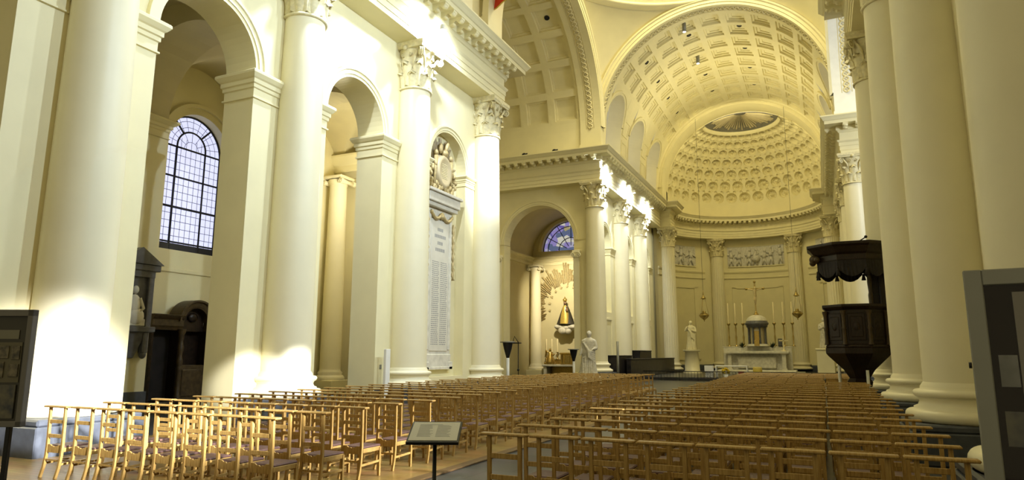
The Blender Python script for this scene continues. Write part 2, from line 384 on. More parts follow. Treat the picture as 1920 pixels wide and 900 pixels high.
# ------------------------------------------------------------------ left arcade wall
mpL = lambda s, t, d: (WX+d, s, t)             # s along the nave, d towards the nave
R1 = 1.44
BAYS = [5.25, 11.02, 16.8]
edges = [2.4, 8.15, 13.9, 19.7, 25.5]
wl = MB()
for i, c in enumerate(BAYS):
    wl.panel(mpL, edges[i], edges[i+1], 0, ZT, c, R1, IMP); wl.reveal(mpL, c, R1, IMP, 0, 0, WB-WX)
    wl.panel(mpL, edges[i], edges[i+1], 0, ZT, c, R1, IMP, d=WB-WX)
NC, NR, NS = 22.75, 1.42, IMP
wl.panel(mpL, 19.7, 26.1, .9, ZT, NC, NR, NS); wl.reveal(mpL, NC, NR, NS, .9, 0, -.42)
wl.quad(mpL(NC-NR, .9, -.42), mpL(NC+NR, .9, -.42), mpL(NC+NR, NS+NR, -.42), mpL(NC-NR, NS+NR, -.42))
wl.quad(mpL(NC-NR, .9, 0), mpL(NC+NR, .9, 0), mpL(NC+NR, .9, -.42), mpL(NC-NR, .9, -.42)); wl.quad(mpL(19.7, 0, 0), mpL(26.1, 0, 0), mpL(26.1, .9, 0), mpL(19.7, .9, 0))
wl.quad((WX, 26.1, 0), (WB-.2, 26.1, 0), (WB-.2, 26.1, ZT), (WX, 26.1, ZT)); wl.quad((WB, 19.7, 0), (WB, 26.1, 0), (WB, 26.1, ZT), (WB, 19.7, ZT))
wallL = struct('wall_left', wl, PL, 'cream arcade wall of the nave with round arches', 'wall')
# impost mouldings, archivolts
IMPR = [(o_, z_*.79) for o_, z_ in [(-.02, -.95), (.05, -.93), (.05, -.88), (.012, -.86), (.012, -.60), (.05, -.57), (.05, -.45), (.09, -.42), (.09, -.28), (.13, -.24), (.20, -.12), (.20, -.04), (.17, 0), (-.05, 0)]]
mb = MB()
for i, c in enumerate(BAYS):
    for sd in (-1, 1):
        je = c+sd*R1; pr = [(o, z+IMP) for o, z in IMPR]
        ce = edges[i]+.55 if sd < 0 else edges[i+1]-.55
        mb.sweep(pr, [(WX, ce), (WX, je), (WB, je), (WB, je-(-.6)*sd)], side=(1 if sd > 0 else -1)*-1)
for sd in (-1, 1):
    je = NC+sd*NR; ce = 19.7+.55 if sd < 0 else 26.1
    mb.sweep([(o*.7, z*.62+IMP) for o, z in IMPR], [(WX, ce), (WX, je), (WX-.42, je)], side=-sd)
mb.build('impost_moulding', PL, wallL)
mb = MB(); AR = [(0, 0), (0, .03), (.10, .03), (.10, .06), (.22, .06), (.24, .10), (.32, .10), (.34, 0)]
for c in BAYS: mb.arc(AR, mpL, c, IMP, R1)
mb.arc([(q*.85, d) for q, d in AR], mpL, NC, NS, NR)
mb.build('archivolt', PL, wallL)
mb = MB()   # low dark plinth course along the wall
for a, b in ((6.72, 9.55), (12.49, 15.33), (18.27, 26.1)): mb.bbox(WX-.02, WX+.05, a, b, 0, .62, .02)
mb.build('plinth_course', BLUEST, wallL)
# right arcade wall, seen edge-on past the columns
mpR = lambda s, t, d: (2.5-d, s, t)
wr = MB()
for i, c in enumerate(BAYS): wr.panel(mpR, edges[i], edges[i+1], 0, ZT, c, R1, IMP); wr.reveal(mpR, c, R1, IMP, 0, 0, -1.0)
wr.panel(mpR, 19.7, 26.1, .0, ZT, NC, NR, NS); wr.quad(mpR(NC-NR, 0, -.4), mpR(NC+NR, 0, -.4), mpR(NC+NR, NS+NR, -.4), mpR(NC-NR, NS+NR, -.4)); wr.reveal(mpR, NC, NR, NS, 0, 0, -.4)
wr.quad((2.5, 26.1, 0), (3.6, 26.1, 0), (3.6, 26.1, ZT), (2.5, 26.1, ZT))
struct('wall_right', wr, PL, 'cream arcade wall behind the right-hand columns', 'wall')

ra = MB(); ra.box(9.6, 9.9, -6, 26, 0, 13); struct('wall_aisle_right', ra, PL, 'outer wall of the right aisle beyond the big columns', 'wall')
# ------------------------------------------------------------------ entablatures
EP = [(0, 0), (0, .20), (.03, .20), (.03, .44), (.06, .44), (.06, .64), (.10, .68), (.14, .74), (.14, .78), (.0, .80)]
EF = [(0, .80), (0, 1.22), (.04, 1.24)]
EC = [(.04, 1.24), (.08, 1.30), (.12, 1.34), (.16, 1.36), (.16, 1.60), (.74, 1.60), (.74, 1.78), (.78, 1.80), (.86, 1.92), (.93, 2.0), (.93, 2.06), (-.6, 2.06)]
def modillion(mb, x, y, nx, ny):
    """scroll bracket under the corona; (nx, ny) points out of the wall"""
    ang = atan2(ny, nx); Mx = Matrix.Translation((x, y, ZC+1.36)) @ Matrix.Rotation(ang, 4, 'Z')
    pts = [(.0, .24), (.56, .24), (.56, .17), (.50, .10), (.40, .09), (.30, .13), (.20, .05), (.10, .0), (0, .0)]
    w = .13; V = [(a, -w, b) for a, b in pts]+[(a, w, b) for a, b in pts]; n = len(pts)
    mb.add(V, [tuple(range(n)), tuple(range(2*n-1, n-1, -1))]+[(i, (i+1) % n, n+(i+1) % n, n+i) for i in range(n)], False, Mx)
    mb.ball((.46, 0, .10), (.09, .15, .07), 8, 6, Mx); mb.ball((.14, 0, .03), (.09, .13, .06), 8, 6, Mx)
def entab(name, path, side, label, back=.75, mods=(), m=PL):
    t = thing(name, label, 'entablature'); t['kind'] = 'structure'
    z = lambda pr: [(o, q+ZC) for o, q in pr]
    mb = MB(); mb.sweep(z([(-back, 0)]+EP+[(-back, .80)]), path, side); mb.build('architrave', m, t)
    mb = MB(); mb.sweep(z([(-back, .80)]+EF+[(-back, 1.24)]), path, side); mb.build('frieze', m, t)
    mb = MB(); mb.sweep(z(EC), path, side)
    for (a, b, n) in mods:
        d = Vector((b[0]-a[0], b[1]-a[1])); nrm = Vector((d.y, -d.x)).normalized()*side
        for i in range(n):
            q = (i+.5)/n; modillion(mb, a[0]+d.x*q+nrm.x*.16, a[1]+d.y*q+nrm.y*.16, nrm.x, nrm.y)
    mb.build('cornice', ORN if m is ORN else m, t)
    return t
entab('entablature', [(FL, -2), (FL, 26.1), (-15, 26.1)], 1, 'white entablature with bracketed cornice over the left nave columns', .9, [((FL, 6), (FL, 26.1), 33), ((FL, 26.1), (-15, 26.1), 4)])
entab('entablature', [(FR, -2), (FR, 26.1), (4, 26.1)], -1, 'entablature over the huge columns on the right', .9, [((FR, 16), (FR, 26.1), 17), ((FR, 26.1), (4, 26.1), 4)])
entab('entablature', [(-24, 40.6), (FL, 40.6), (FL, 58.6)], 1, 'entablature above the chapel arch and along the left choir columns', .9, [((-22, 40.6), (FL, 40.6), 16), ((FL, 40.6), (FL, 58.4), 29)])
entab('entablature', [(13, 40.6), (FR, 40.6), (FR, 58.6)], -1, 'entablature end block right of the choir vault', .9, [((8, 40.6), (FR, 40.6), 10), ((FR, 40.6), (FR, 58.4), 29)])
arcp = lambda r, a0, a1, n: [(APC[0]+r*cos(radians(a0+(a1-a0)*i/n)), APC[1]+r*sin(radians(a0+(a1-a0)*i/n))) for i in range(n+1)]
pa = [(FL, 58.4), (-11.55, 58.4), (-11.55, 60.2)]+arcp(6.95, 172, 8, 40)+[(.75, 60.2), (.75, 58.4), (FR, 58.4)]
am = []
for i in range(3, 43, 1):
    am.append((pa[i], pa[i+1], 1))
entab('entablature', pa, 1, 'curved entablature sweeping round the apse below the half dome', .9, am)

# ------------------------------------------------------------------ attic jambs above the cornices
def ribbon(mb, fn, L, n, r=.05):
    """two interlaced wavy strands along a band: fn(u along, v across, d out)"""
    for ph in (0, pi):
        mb.tube([Vector(fn(i/n*L, .15*sin(i/n*L*2*pi/.62+ph), .02+.02*cos(i/n*L*2*pi/.62*2))) for i in range(n+1)], r, 5)
    k = int(L/.31)
    for i in range(k): p = fn((i+.5)*.31, 0, .02); mb.ball(p, .045, 6, 4)
    for e in (-.26, .26): mb.tube([Vector(fn(i/40*L, e, .01)) for i in range(41)], .018, 4)
def guil(mb, cx, cz, r, plane, off, a0, a1, z0):
    """guilloche on an arch soffit; plane 'y': arch spans x, off = y of its middle; plane 'x': spans y, off = x"""
    L1 = max(0, cz-z0); L = L1+r*(a1-a0)
    def fn(u, v, d):
        if u < L1: a, z = a0, z0+u; rad = r-d; q = cx+rad*cos(a0); 
        else: a = a0+(u-L1)/r; rad = r-d; q = cx+rad*cos(a); z = cz+rad*sin(a)
        if u < L1: q = cx+(r-d)*(1 if cos(a0) > 0 else -1)
        return (q, off+v, z) if plane == 'y' else (off+v, q, z)
    ribbon(mb, fn, L, int(L*22))
at = MB()
at.box(-14.2, -12.9, -2, 24.5, ZT, ZT+5.2)                          # attic wall left
struct('wall_attic_left', at, PL, 'cream attic wall above the left cornice', 'wall')
at = MB(); at.bbox(-13.4, -12.42, 20.9, 23.0, ZT, ZT+5.2, .03); at.box(-12.95, -12.36, 20.8, 23.1, ZT, ZT+.35); at.build  # rib jamb
struct('trim_2', at, PLC, 'white rib pier standing on the left cornice', 'pier')
CEN = 33.35; RA, RN = 7.05, 7.25
def crossing_arch(name, label, plane, off0, off1, cx, r, a0, a1, front, t=.55, n=64, ring=True, z0=ZT, d_out=1, m=PL):
    """band of soffit off0..off1, jambs from z0 to ZS, and a moulded ring on the face at `front`"""
    mb = MB()
    def P(a, rad, o):
        q, z = cx+rad*cos(a), ZS+rad*sin(a)
        return (q, o, z) if plane == 'y' else (o, q, z)
    for i in range(n):
        a, b = a0+(a1-a0)*i/n, a0+(a1-a0)*(i+1)/n
        mb.quad(P(a, r, off0), P(b, r, off0), P(b, r, off1), P(a, r, off1), True)
        back = off1 if front == off0 else off0
        mb.quad(P(a, r, back), P(b, r, back), P(b, r+.3, back), P(a, r+.3, back))
        if ring:
            pr = [(0, 0), (0, .05), (.16, .05), (.18, .10), (.34, .10), (.40, .18), (.50, .18), (.55, .0), (.9, -.25)]
            for k in range(len(pr)-1):
                (q1, d1), (q2, d2) = pr[k], pr[k+1]
                mb.quad(P(a, r+q1, front+d1*d_out), P(b, r+q1, front+d1*d_out), P(b, r+q2, front+d2*d_out), P(a, r+q2, front+d2*d_out), True)
    for a in (a0, a1):
        if abs(sin(a)) < .01:
            sg = 1 if cos(a) > 0 else -1
            for o in ((cx+sg*r, cx+sg*(r+.6)),):
                x0, x1 = min(o), max(o); y0, y1 = min(off0, off1, front), max(off0, off1, front)
                if plane == 'y': mb.box(x0, x1, y0, y1, z0, ZS); mb.box(min(x0, x0-.06), x1, y0-.05, y1, z0, z0+.45)
                else: mb.box(y0, y1, x0, x1, z0, ZS); mb.box(y0-.05, y1+.05, x0-.06, x1, z0, z0+.45)
    return struct(name, mb, m, label, 'arch')
# nave end of the crossing (only the haunches are in view), choir mouth, transept mouths
o = crossing_arch('trim_3', 'white arch pier standing on the cornice corner at the crossing', 'y', 24.5, 25.9, XC, RA, pi-.9, pi, 25.9, ring=False, m=PLC)
g = MB(); guil(g, XC, ZS, RA, 'y', 25.2, pi, pi, ZT+.9); L=1
o2 = crossing_arch('trim_4', 'arch pier on the right cornice corner at the crossing', 'y', 24.5, 25.9, XC, RA, 0, .9, 25.9, ring=False)
choir_arch = crossing_arch('trim_5', 'moulded arch with guilloche at the mouth of the choir vault', 'y', 41.0, 42.2, XC, RA, 0, pi, 41.0, d_out=-1)
g = MB(); guil(g, XC, ZS, RA, 'y', 41.5, 0, pi, ZS); g.build('guilloche', ORN, choir_arch)
tr_arch = crossing_arch('trim_6', 'arch band with guilloche at the mouth of the left transept', 'x', -13.7, -12.3, CEN, RN, 0, pi*.8, -12.3, d_out=1)
g = MB(); guil(g, CEN, ZS, RN, 'x', -13.0, 0, pi*.62, ZT+1.5); g.build('guilloche', ORN, tr_arch)
tr2 = crossing_arch('trim_7', 'pale arch band with guilloche right of the choir vault', 'x', 1.5, 2.9, CEN, RN, 0, pi*.6, 1.5, d_out=-1, m=GREYP)
g = MB(); guil(g, CEN, ZS, RN, 'x', 2.2, 0, pi*.5, ZT+1.5); g.build('guilloche', ORN, tr2)
# pendentives on a sphere through the four arches
pn = MB(); A_ = 7.65; RSP = sqrt(2)*A_
for k in range(2):
    c0 = (0 if k == 0 else pi/2)
    def pf(u, v):
        h = 7.62*v; rho = sqrt(max(RSP*RSP-h*h, A_*A_)); lim = math.acos(min(1, A_/rho)); a = c0+lim+(pi/2-2*lim)*u
        return (XC+rho*cos(a), CEN+rho*sin(a), ZS+h)
    pn.grid(pf, 14, 30)
pend = struct('ceiling_pendentive', pn, PL, 'plain curved pendentive between the transept and choir arches', 'ceiling')
mb = MB(); mb.lathe([(7.9, 7.3), (7.5, 7.45), (7.45, 7.6), (7.6, 7.7), (7.35, 7.85), (7.2, 8.1), (7.5, 8.2), (7.5, 9.5)], 64, (XC, CEN, ZS)); mb.build('ring_cornice', PL, pend)

# ------------------------------------------------------------------ coffered vaults
def coffer(mb, mp, s0, s1, t0, t1, rings, sub=3):
    """one sunk panel: rings = [(inset, depth)]; mp(s, t, depth)"""
    def rect(i, d):
        a, b, c, e = s0+i, s1-i, t0+i, t1-i; P = []
        for (x0, y0, x1, y1) in ((a, c, b, c), (b, c, b, e), (b, e, a, e), (a, e, a, c)):
            for k in range(sub): P.append(mp(x0+(x1-x0)*k/sub, y0+(y1-y0)*k/sub, d))
        return P
    n = 4*sub; V = []
    for i, d in rings: V += rect(i, d)
    F = [(j*n+i, j*n+(i+1) % n, (j+1)*n+(i+1) % n, (j+1)*n+i) for j in range(len(rings)-1) for i in range(n)]
    F.append(tuple((len(rings)-1)*n+i for i in range(n)))
    mb.add(V, F)
ch = MB()
def mpC(s, t, d):    # s along y, t = arc angle
    return (XC+(RA+.12+d)*cos(t), s, ZS+(RA+.12+d)*sin(t))
NA, NY = 9, 9; Y0, Y1 = 42.2, 58.6; A0 = radians(31.5)
RNG = [(0, 0), (.20, 0), (.21, .13), (.32, .14), (.33, .24), (.50, .25), (.51, .30)]
def mpCa(s, t, d): return mpC(s, t/(RA+.12), d)
T0, T1 = A0*(RA+.12), (pi-A0)*(RA+.12)
for i in range(NY):
    for j in range(NA):
        coffer(ch, mpCa, Y0+(Y1-Y0)*i/NY, Y0+(Y1-Y0)*(i+1)/NY, T0+(T1-T0)*j/NA, T0+(T1-T0)*(j+1)/NA, RNG)
vault = struct('ceiling_choir', ch, PL, 'coffered barrel vault over the choir', 'ceiling')
# lunette zone between the cornice and the coffers, both sides
HV = ZS-ZT; TB = HV+T0
def mpLun(sg):
    def q(s, t, d):
        if t < HV: return (XC+sg*(RA+.12+d), s, ZT+t)
        a = (t-HV)/(RA+.12); return (XC+sg*(RA+.12+d)*cos(a), s, ZS+(RA+.12+d)*sin(a))
    return q
LUN = [44.2, 50.0, 55.8]
lz = MB(); ln = MB()
for sg in (-1, 1):
    q = mpLun(sg); e = [Y0, 47.1, 52.9, Y1]
    for i, c in enumerate(LUN):
        tsp = 3.2; r = 1.80
        lz.panel(q, e[i], e[i+1], 0, TB, c, r, tsp); lz.reveal(q, c, r, tsp, 0, 0, 1.1)
        ln.arc([(-.02, 0), (-.02, -.08), (.14, -.08), (.15, -.14), (.28, -.14), (.30, .02)], q, c, tsp, r)
        for x in (c-r, c+r): ln.box(*(sorted((q(x, 0, -.06)[0], q(x, 0, .1)[0]))), x-.12, x+.12, ZT, ZT+tsp) if False else None
    for (a, b) in ((46.42, 47.78), (52.22, 53.58)):
        for (t0, t1) in ((1.2, 2.4), (2.8, 4.0)): coffer(ln, lambda s, t, d: q(s, t, -.06+d), a, b, t0, t1, [(0, .06), (0, 0), (.14, 0), (.15, .05), (.22, .05)])
o = struct('wall_clerestory', lz, PL, 'lower zone of the choir vault pierced by round-headed lights', 'wall'); ln.build('lunette_moulding', PL, o)
k = 0
for sg, nm in ((-1, 'left'), (1, 'right')):
    for c, w in zip(LUN, ('nearest', 'middle', 'farthest')):
        k += 1; mb = MB(); x = XC+sg*(RA+.12+1.1); n = 20; r = 1.84
        pts = [(x, c-r, ZT), (x, c+r, ZT)]+[(x, c+r*cos(pi*i/n), ZT+3.1+r*sin(pi*i/n)) for i in range(n+1)]
        pts2 = [(x+sg*.05, p[1], p[2]) for p in pts]; m_ = len(pts)
        mb.add(pts+pts2, [tuple(range(m_)), tuple(range(2*m_-1, m_-1, -1))]+[(i, (i+1) % m_, m_+(i+1) % m_, m_+i) for i in range(m_)])
        o = struct('window_%d' % (k+2), mb, mat('lunette_glass_%d' % k, (.5, .5, .5), .5, bump=0, emit=(.75, .76, .82), emit_s=.5), 'round-headed light in the choir vault, %s of the %s side' % (w, nm), 'window')
# transept vault
tv = MB()
def mpT(s, t, d):
    a = t/(RN+.15); return (s, CEN+(RN+.15+d)*cos(a), ZS+(RN+.15+d)*sin(a))
for i in range(5):
    for j in range(7):
        w = 2.05; coffer(tv, mpT, -13.7-w*(i+1), -13.7-w*i, .55+2.02*j, .55+2.02*(j+1), [(0, 0), (.24, 0), (.25, .16), (.36, .17), (.37, .26), (.5, .27)])
tv.quad(*[mpT(s, t, 0) for s, t in ((-24, 0), (-13.7, 0), (-13.7, .55), (-24, .55))]); tv.quad((-24, CEN+RN+.15, ZT), (-13.7, CEN+RN+.15, ZT), (-13.7, CEN+RN+.15, ZS), (-24, CEN+RN+.15, ZS))
tv.quad((-24, 24, 0), (-24, 41, 0), (-24, 41, 24), (-24, 24, 24))
struct('ceiling_transept', tv, PL, 'coffered barrel vault over the left transept', 'ceiling')

# ------------------------------------------------------------------ apse
ap = MB(); RW = 7.95
ap.grid(lambda u, v: (APC[0]+RW*cos(pi*(1.08-1.16*u)), APC[1]+RW*sin(pi*(1.08-1.16*u)), 14.9*v), 72, 8)
apse = struct('wall_apse', ap, PL, 'curved cream wall of the apse behind the high altar', 'wall')
arcw = lambda r, a0, a1: arcp(r, a0, a1, 24)
mb = MB()
for a0, a1 in ((176, 126), (114, 66), (54, 4)):
    mb.sweep([(0, 9.0), (.08, 9.02), (.10, 9.12), (.04, 9.16), (.04, 9.50), (.09, 9.55), (.14, 9.66), (.14, 9.74), (0, 9.8)], arcw(RW, a0, a1), 1)
mb.build('string_course', PL, apse)
mb = MB()
for a0, a1 in ((168, 132), (107, 73), (46, 12)):
    c1 = arcw(RW-.02, a0, a1)
    mb.sweep([(0, 8.06), (.05, 8.06), (.05, 8.18), (0, 8.18)], c1, 1); mb.sweep([(0, 1.2), (.05, 1.2), (.05, 1.32), (0, 1.32)], c1, 1)
    for p in (c1[:3], c1[-3:]): mb.sweep([(0, 1.2), (.05, 1.2), (.05, 8.18), (0, 8.18)], p, 1)
mb.build('panel_moulding', PL, apse)
mb = MB(); mb.sweep([(0, .2), (.12, .2), (.12, .72), (.06, .8), (0, .8)], arcp(RW, 180, 0, 48), 1); mb.build('dado', BLUEST, apse)
# half dome with round coffers (height field)
RD = 7.15; ZD = ZT+1.0
rows = [(8, 18), (17.2, 18), (26.4, 18), (35.4, 18), (43.8, 18), (51.4, 18), (58.4, 18)]
cof = []
for ri, (el, n) in enumerate(rows):
    for i in range(n): cof.append((radians(el), pi*(i+(.5 if ri % 2 == 0 else 0.0))/n, radians(4.0*cos(radians(el))**.75)))
small = []
for ri in range(len(rows)-1):
    el = (rows[ri][0]+rows[ri+1][0])/2; n = rows[ri][1]
    for i in range(n): small.append((radians(el), pi*(i+.25)/n, radians(1.05*cos(radians(el))))); small.append((radians(el), pi*(i+.75)/n, radians(1.05*cos(radians(el)))))
import bisect
byrow = {}
for (e, a, r) in cof+small: byrow.setdefault(round(e, 5), []).append((a, r))
rowk = sorted(byrow)
def dome_depth(el, az):
    d = 0
    for e in rowk:
        if abs(e-el) > .075: continue
        ce = cos((e+el)/2)
        for (a, r) in byrow[e]:
            da = (a-az)*ce
            if abs(da) > r: continue
            q = hypot(da, e-el)/r
            if q < 1:
                if r < .0195: return .14 if q < .8 else .14*(1-q)/.2
                if q > .88: return .26*(1-q)/.12
                if q > .74: return .26
                if q > .68: return .26+.16*(.74-q)/.06
                if q > .42: return .42-.03*cos(8*atan2(e-el, da+1e-9))
                return .42-.30*(1-q/.42)-.04*cos(8*atan2(e-el, da+1e-9))
    return d
dm = MB(); EO = radians(64)
def domef(u, v):
    az = pi*u; el = EO*v; R = RD+dome_depth(el, az); return (APC[0]+R*cos(el)*cos(az), APC[1]+R*cos(el)*sin(az), ZD+R*sin(el))
dm.grid(domef, 420, 170, False)
dm.grid(lambda u, v: (APC[0]+RD*cos(pi*u), APC[1]+RD*sin(pi*u), ZT+(ZD-ZT)*v), 64, 1)
dome = struct('ceiling_apse', dm, PL, 'half dome of the apse covered in round coffers', 'ceiling')
mb = MB()
mb.lathe([(RD*cos(EO)+.18, RD*sin(EO)-.25), (RD*cos(EO)-.02, RD*sin(EO)-.08), (RD*cos(EO)-.02, RD*sin(EO)+.05), (RD*cos(EO)+.1, RD*sin(EO)+.12)], 60, (APC[0], APC[1], ZD), 0, pi); mb.build('oculus_ring', PL, dome)
mb = MB(); mb.grid(lambda u, v: (APC[0]+(RD+.03)*cos(EO+(pi/2-EO)*v)*cos(pi*u), APC[1]+(RD+.03)*cos(EO+(pi/2-EO)*v)*sin(pi*u), ZD+(RD+.03)*sin(EO+(pi/2-EO)*v)), 40, 8); mb.build('painted_sky', SLATE, dome)
mb = MB()
for i in range(34):
    a = pi*(i+.5)/34; e1 = radians(random.uniform(66, 71)); w = random.uniform(.012, .032)
    P = lambda el, az: (APC[0]+(RD-.03)*cos(el)*cos(az), APC[1]+(RD-.03)*cos(el)*sin(az), ZD+(RD-.03)*sin(el))
    e2 = radians(86); P2 = [P(e1, a-w), P(e1, a+w), P((e1+e2)/2, a+w*1.2), P(e2, a+.02), P(e2, a-.02), P((e1+e2)/2, a-w*1.2)]
    back = [(x, y, z+.05) for x, y, z in P2]
    mb.add(P2+back, [(0, 1, 2, 3, 4, 5), (11, 10, 9, 8, 7, 6)]+[(k, (k+1) % 6, 6+(k+1) % 6, 6+k) for k in range(6)])
mb.build('gilded_ray', mat('pale_gilding', (.62, .54, .34), .5, .2, bump=0), dome)
apa = crossing_arch('trim_8', 'broad plain arch framing the half dome of the apse', 'y', 58.6, 60.7, XC, 6.75, 0, pi, 58.6, d_out=-1, z0=ZT)
mb = MB()
for i in range(64):   # wall face between vault and apse arch
    a, b = pi*i/64, pi*(i+1)/64; q = lambda t, r, y: (XC+r*cos(t), y, ZS+r*sin(t))
    mb.quad(q(a, 6.7, 60.7), q(b, 6.7, 60.7), q(b, 8.2, 60.7), q(a, 8.2, 60.7))
for sg in (-1, 1): mb.box(*sorted((XC+sg*6.75, XC+sg*8.2)), 60.3, 60.7, ZT, ZS)
mb.build('tympanum_edge', PL, apa)

# ------------------------------------------------------------------ choir side walls with blind arches
mpCH = lambda s, t, d: (WX+d, s, t)
cw = MB(); ce = [41.2, 47.2, 53.0, 58.8]; cc = [44.2, 50.1, 55.9]
cw.quad(mpCH(58.8, 0, 0), mpCH(60.5, 0, 0), mpCH(60.5, ZT, 0), mpCH(58.8, ZT, 0))
for i, c in enumerate(cc):
    cw.panel(mpCH, ce[i], ce[i+1], 4.6, ZT, c, 1.42, IMP); cw.reveal(mpCH, c, 1.42, IMP, 4.6, 0, -.4); cw.quad(mpCH(c-1.42, 4.6, -.4), mpCH(c+1.42, 4.6, -.4), mpCH(c+1.42, 10.62, -.4), mpCH(c-1.42, 10.62, -.4)); cw.quad(mpCH(c-1.42, 4.6, 0), mpCH(c+1.42, 4.6, 0), mpCH(c+1.42, 4.6, -.4), mpCH(c-1.42, 4.6, -.4))
    cw.quad(mpCH(ce[i], 0, 0), mpCH(ce[i+1], 0, 0), mpCH(ce[i+1], 4.6, 0), mpCH(ce[i], 4.6, 0))
chw = struct('wall_choir_left', cw, PL, 'cream left wall of the choir with blind arches', 'wall')
mb = MB(); m2 = MB()
for i, c in enumerate(cc):
    mb.arc([(q*.85, d) for q, d in AR], mpCH, c, IMP, 1.42)
    for sd in (-1, 1):
        je = c+sd*1.42; e_ = (ce[i]+.5 if sd < 0 else ce[i+1]-.5)
        mb.sweep([(o*.8, z*.7+IMP) for o, z in IMPR], [(WX, e_), (WX, je), (WX-.4, je)], side=-sd)
    mb.bbox(WX-.02, WX+.06, c-1.35, c+1.35, 4.05, 4.2, .02)
    for y in (c-1.35, c+1.2): mb.bbox(WX-.02, WX+.06, y, y+.15, 1.0, 4.05, .02)
    m2.bbox(WX-.05, WX+.02, c-.35, c+.10, 1.5, 3.6, .01)
mb.build('blind_arch_moulding', PL, chw); m2.build('slit_opening', BLACK, chw)
cr = MB(); cr.box(2.5, 2.9, 41.2, 59, 0, ZT); struct('wall_choir_right', cr, PL, 'cream right wall of the choir', 'wall')
# transept end walls with the chapel arch
mpE = lambda s, t, d: (s, 41.3-d, t)
tw = MB(); CX, CR = -17.05, 2.55
tw.panel(mpE, -24, -13.3, 0, ZT, CX, CR, IMP); tw.reveal(mpE, CX, CR, IMP, 0, 0, -1.0)
trw = struct('wall_transept_left', tw, PL, 'cream wall of the left transept around the chapel arch', 'wall')
mb = MB(); mb.arc(AR, mpE, CX, IMP, CR, n=48)
for sd in (-1, 1):
    je = CX+sd*CR; mb.sweep([(o*.8, z*.75+IMP) for o, z in IMPR], [(CX+sd*(CR+1.1), 41.3), (je, 41.3), (je, 42.3)], side=sd)
mb.build('chapel_archivolt', PL, trw)
cr = MB(); cr.quad((2.5, 41.3, 0), (14, 41.3, 0), (14, 41.3, 24), (2.5, 41.3, 24)); struct('wall_transept_right', cr, GREYP, 'pale wall of the right transept beyond the crossing', 'wall')
# chapel
ck = MB(); CXL, CXR, CYB = -20.3, -13.9, 48.0
mpB = lambda s, t, d: (s, CYB-d, t)
ck.quad((CXL, 42.3, 0), (CXL, CYB, 0), (CXL, CYB, IMP), (CXL, 42.3, IMP)); ck.quad((CXR, 42.3, 0), (CXR, CYB, 0), (CXR, CYB, IMP), (CXR, 42.3, IMP))
WRX, WRR = -17.2, 2.3
ck.panel(mpB, CXL, CXR, 9.63, 12.6, WRX, WRR, 9.63); ck.reveal(mpB, WRX, WRR, 9.63, 9.63, 0, -.35); ck.quad((CXL, CYB, 0), (CXR, CYB, 0), (CXR, CYB, 9.63), (CXL, CYB, 9.63))
rc = (CXR-CXL)/2; cxm = (CXL+CXR)/2
ck.grid(lambda u, v: (cxm+rc*cos(pi*u), 42.3+(CYB-42.3)*v, IMP+rc*sin(pi*u)*.95), 40, 1)
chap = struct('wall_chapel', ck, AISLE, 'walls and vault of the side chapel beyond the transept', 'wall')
mb = MB(); mb.sweep([(o*1.3, z*.9+IMP) for o, z in IMPR], [(CXL, 42.3), (CXL, CYB), (CXR, CYB)], side=1)
mb.arc([(0, 0), (0, .06), (.25, .06), (.3, 0)], mpB, WRX, 9.63, WRR); mb.build('chapel_cornice', PL, chap)
mb = MB(); n = 24; mb.add([(WRX+WRR*cos(pi*i/n), CYB+.34, 9.63+WRR*sin(pi*i/n)) for i in range(n+1)]+[(WRX+WRR*cos(pi*i/n), CYB+.38, 9.63+WRR*sin(pi*i/n)) for i in range(n+1)], [tuple(range(n+1)), tuple(range(2*n+1, n, -1))]+[(i, i+1, n+2+i, n+1+i) for i in range(n)])
w9 = struct('window_2', mb, STAIN, 'half-round stained glass window above the chapel altar', 'window')
mb = MB()
for rr_ in (2.27, 1.9, 1.0): mb.tube([(WRX+rr_*cos(pi*i/n), CYB+.31, 9.65+rr_*sin(pi*i/n)) for i in range(n+1)], .035, 5)
for a in (0, 30, 60, 90, 120, 150, 180): mb.tube([(WRX+.4*cos(radians(a)), CYB+.31, 9.65+.4*sin(radians(a))), (WRX+2.27*cos(radians(a)), CYB+.31, 9.65+2.27*sin(radians(a)))], .03, 5)
mb.build('leading', LEADM, w9)
def ionic(x, y, label, r, z0, zt, m=PLC, ang=0, name='ionic_column'):
    t = thing(name, label, 'column', (x, y, 0), ang)
    mb = MB(); mb.bbox(-r*1.4, r*1.4, -r*1.4, r*1.4, 0, z0, .02); mb.build('plinth', PL, t)
    mb = MB(); mb.lathe([(r*1.4, z0), (r*1.42, z0+.1), (r*1.3, z0+.18), (r*1.12, z0+.24), (r*1.2, z0+.32), (r*1.02, z0+.4), (r, z0+.5), (r*.97, z0+(zt-z0)*.4), (r*.85, zt-.45), (r*.92, zt-.42), (r*.86, zt-.38)], 32); mb.build('shaft', m, t)
    mb = MB(); mb.lathe([(r*.86, zt-.42), (r*1.05, zt-.25), (r*1.0, zt-.18)], 24); mb.bbox(-r*1.15, r*1.15, -r*1.1, r*1.1, zt-.14, zt, .03)
    for sx in (-1, 1):
        for sy in (-1, 1): volute(mb, (sx*r*1.05, sy*r*.95, zt-.30), 0 if sx > 0 else pi, r*.30, .12)
        mb.tube([(sx*r*1.05, -r*.95, zt-.30), (sx*r*1.05, 0, zt-.30), (sx*r*1.05, r*.95, zt-.30)], [r*.28, r*.20, r*.28], 10)
    mb.build('capital', m, t)
ionic(-19.68, 47.18, 'ionic column in the back left corner of the chapel', .42, .6, 8.45)
